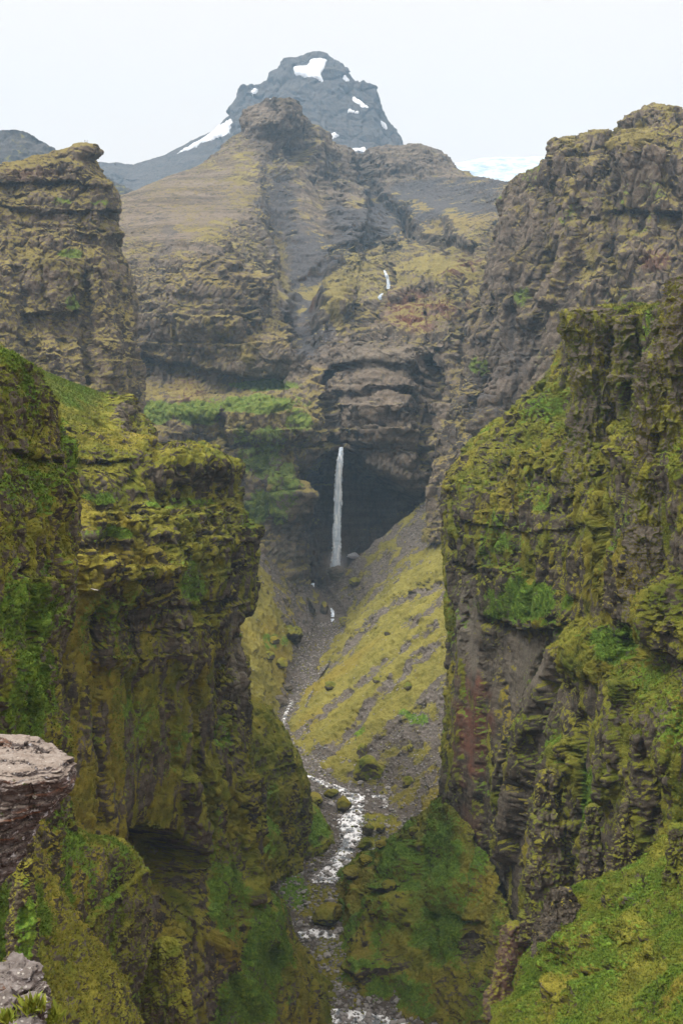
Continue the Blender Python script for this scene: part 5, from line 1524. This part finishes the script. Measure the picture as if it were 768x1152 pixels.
def person(loc, rz, jacket, label, armbend):
    root = bpy.data.objects.new('person', None)
    col.objects.link(root)
    root.location, root.rotation_euler, root.scale = loc, (0, 0, rz), (1.2, 1.2, 1.15)
    tag(root, label, 'person', 'hikers standing on the far left cliff top')
    V = [(0, 0, .95), (0, 0, 1.15), (0, 0, 1.38), (0, 0, 1.50), (0, -.01, 1.58), (0, -.02, 1.70)]
    E = [(0, 1), (1, 2), (2, 3), (3, 4), (4, 5)]
    Rr = [(.15, .11), (.14, .10), (.17, .11), .065, .085, .09]
    for s in (-1, 1):
        k = len(V)
        V += [(s * .1, 0, .88), (s * .11, -.02, .48), (s * .12, 0.02, .08), (s * .13, -.14, .04)]
        E += [(0, k), (k, k + 1), (k + 1, k + 2), (k + 2, k + 3)]
        Rr += [.09, .06, .045, .04]
        k = len(V)
        V += [(s * .2, 0, 1.40), (s * .25, .02, 1.12), (s * .22, -armbend, .95), (s * .21, -armbend - .08, .90)]
        E += [(2, k), (k, k + 1), (k + 1, k + 2), (k + 2, k + 3)]
        Rr += [.065, .05, .038, .035]
    skin_mesh('body', V, E, Rr, SKIN, root)
    V = [(0, 0, .88), (0, 0, 1.15), (0, 0, 1.38), (0, 0, 1.47)]
    E = [(0, 1), (1, 2), (2, 3)]
    Rr = [(.19, .14), (.17, .13), (.20, .135), .09]
    for s in (-1, 1):
        k = len(V)
        V += [(s * .2, 0, 1.40), (s * .25, .02, 1.12), (s * .22, -armbend, .97)]
        E += [(2, k), (k, k + 1), (k + 1, k + 2)]
        Rr += [.085, .07, .055]
    skin_mesh('jacket', V, E, Rr, jacket, root)
    V, E, Rr = [(0, 0, .95), (0, 0, .86)], [(0, 1)], [(.165, .125), (.16, .125)]
    for s in (-1, 1):
        k = len(V)
        V += [(s * .1, 0, .78), (s * .11, -.02, .48), (s * .12, .02, .1)]
        E += [(1, k), (k, k + 1), (k + 1, k + 2)]
        Rr += [.105, .08, .065]
    skin_mesh('trousers', V, E, Rr, DARKCLOTH, root)
    skin_mesh('hair', [(0, .01, 1.70), (0, .02, 1.78)], [(0, 1)], [.098, .085], HAIR, root)
    return root


for px, rz, c, lab in ((95.4, 0.4, (0.02, 0.015, 0.015), 'left one of two hikers in dark clothes standing on the far cliff top'), (98.4, -0.5, (0.035, 0.02, 0.015), 'right one of two hikers, in a brownish jacket, nearest the cliff edge')):
    L = LOFTS['back_left']['P']
    x, y = project(L)
    m = np.abs(x - px) < 0.8
    top = L[m][y[m].argmin()]
    person((float(top[0]), float(top[1]) + 0.2, float(top[2]) + 0.05), rz, plain('jacket_cloth', c), lab, 0.1)

# ------------------------------------------------------------------ white seabird gliding in front of the left wall
root = bpy.data.objects.new('seabird', None)
col.objects.link(root)
root.location = Vector(W(106.5, 663.5, 210))
root.rotation_euler = (R(8), R(14), R(8))
tag(root, 'white seabird gliding in front of the dark left wall', 'bird')
WHITE, GREYW, BEAK = plain('white_feathers', (0.85, 0.85, 0.84)), plain('grey_feathers', (0.5, 0.5, 0.52)), plain('yellow_beak', (0.6, 0.45, 0.1))
V = [(0, .22, 0), (0, .05, 0), (0, -.14, .01), (0, -.24, .02), (0, .38, .0)]
E = [(0, 1), (1, 2), (2, 3), (0, 4)]
Rr = [.06, .085, .06, .05, (.05, .015)]
for s in (-1, 1):
    k = len(V)
    V += [(s * .12, 0, .04), (s * .34, -.03, .09), (s * .6, .08, .06), (s * .78, .16, .03)]
    E += [(1, k), (k, k + 1), (k + 1, k + 2), (k + 2, k + 3)]
    Rr += [(.03, .10), (.02, .10), (.015, .07), (.01, .03)]
skin_mesh('body', V, E, Rr, WHITE, root, 1)
skin_mesh('beak', [(0, -.28, .02), (0, -.34, .01)], [(0, 1)], [.02, .008], BEAK, root)
# ------------------------------------------------------------------ sky, light, air
w = bpy.data.worlds.new('World')
scene.world = w
w.use_nodes = True
nt = w.node_tree
nt.nodes.clear()
SUN_EL, SUN_AZ = 52, 238   # degrees; azimuth clockwise from +Y (ahead)
sky = nt.nodes.new('ShaderNodeTexSky')
sky.sky_type = 'NISHITA'
sky.sun_disc = False
sky.sun_elevation = R(SUN_EL)
sky.sun_rotation = R(SUN_AZ)
sky.air_density, sky.dust_density = 1.0, 2.0
tc = nt.nodes.new('ShaderNodeTexCoord')
nz = nt.nodes.new('ShaderNodeTexNoise')
nz.inputs['Scale'].default_value = 2.2
nz.inputs['Detail'].default_value = 5
nt.links.new(tc.outputs['Generated'], nz.inputs['Vector'])
mr = nt.nodes.new('ShaderNodeMapRange')
mr.inputs[1].default_value, mr.inputs[2].default_value = 0.25, 0.42
mr.inputs[3].default_value, mr.inputs[4].default_value = 0.93, 1.0
nt.links.new(nz.outputs['Fac'], mr.inputs[0])
mx = nt.nodes.new('ShaderNodeMix')
mx.data_type = 'RGBA'
nt.links.new(mr.outputs[0], mx.inputs[0])
nt.links.new(sky.outputs[0], mx.inputs[6])
# overcast: an even pale band round the horizon, brighter overhead
sx = nt.nodes.new('ShaderNodeSeparateXYZ')
nt.links.new(tc.outputs['Generated'], sx.inputs[0])
zr = nt.nodes.new('ShaderNodeMapRange')
zr.interpolation_type = 'SMOOTHSTEP'
zr.inputs[1].default_value, zr.inputs[2].default_value = 0.42, 0.85
zr.inputs[3].default_value, zr.inputs[4].default_value = 5.3, 17.8
nt.links.new(sx.outputs[2], zr.inputs[0])
cc = nt.nodes.new('ShaderNodeCombineColor')
for i, tint in enumerate((1.125, 1.0, 0.9)):
    mu = nt.nodes.new('ShaderNodeMath')
    mu.operation = 'MULTIPLY'
    mu.inputs[1].default_value = tint
    nt.links.new(zr.outputs[0], mu.inputs[0])
    nt.links.new(mu.outputs[0], cc.inputs[i])
nt.links.new(cc.outputs[0], mx.inputs[7])
bg = nt.nodes.new('ShaderNodeBackground')
bg.inputs['Strength'].default_value = 0.1
nt.links.new(mx.outputs[2], bg.inputs['Color'])
ow = nt.nodes.new('ShaderNodeOutputWorld')
nt.links.new(bg.outputs[0], ow.inputs[0])

sd = bpy.data.lights.new('sun', 'SUN')
sd.energy, sd.angle, sd.color = 1.5, R(11), (1.0, 0.96, 0.9)
so = bpy.data.objects.new('sun', sd)
col.objects.link(so)
az, el = R(SUN_AZ), R(SUN_EL)
dirv = Vector((math.sin(az) * math.cos(el), math.cos(az) * math.cos(el), math.sin(el)))
so.rotation_euler = dirv.to_track_quat('Z', 'Y').to_euler()

if HAZE:
    hv = bpy.data.meshes.new('haze')
    x0, x1, y0, y1, z0, z1 = -4000, 4000, -300, 7500, -331, 2300
    vs = [(x, y, z) for x in (x0, x1) for y in (y0, y1) for z in (z0, z1)]
    hv.from_pydata(vs, [], [(0, 1, 3, 2), (4, 6, 7, 5), (0, 4, 5, 1), (2, 3, 7, 6), (0, 2, 6, 4), (1, 5, 7, 3)])
    ho = bpy.data.objects.new('haze', hv)
    col.objects.link(ho)
    hm = bpy.data.materials.new('haze_air')
    hm.use_nodes = True
    hm.node_tree.nodes.clear()
    pv = hm.node_tree.nodes.new('ShaderNodeVolumePrincipled')
    pv.inputs['Color'].default_value = (0.45, 0.72, 1.0, 1)
    pv.inputs['Density'].default_value = HAZE
    pv.inputs['Anisotropy'].default_value = 0.2
    oo = hm.node_tree.nodes.new('ShaderNodeOutputMaterial')
    hm.node_tree.links.new(pv.outputs[0], oo.inputs['Volume'])
    hv.materials.append(hm)
    tag(ho, 'pale bluish haze filling the air over the canyon', 'haze', kind='stuff')

scene.view_settings.view_transform = 'Standard'
scene.view_settings.look = 'None'
scene.view_settings.gamma = 1
scene.view_settings.exposure = 0.92
scene.render.engine = 'CYCLES'
scene.cycles.max_bounces = 6
scene.cycles.diffuse_bounces = 3
scene.cycles.volume_bounces = 1
scene.cycles.use_denoising = True
scene.cycles.use_adaptive_sampling = True
scene.cycles.adaptive_threshold = 0.02
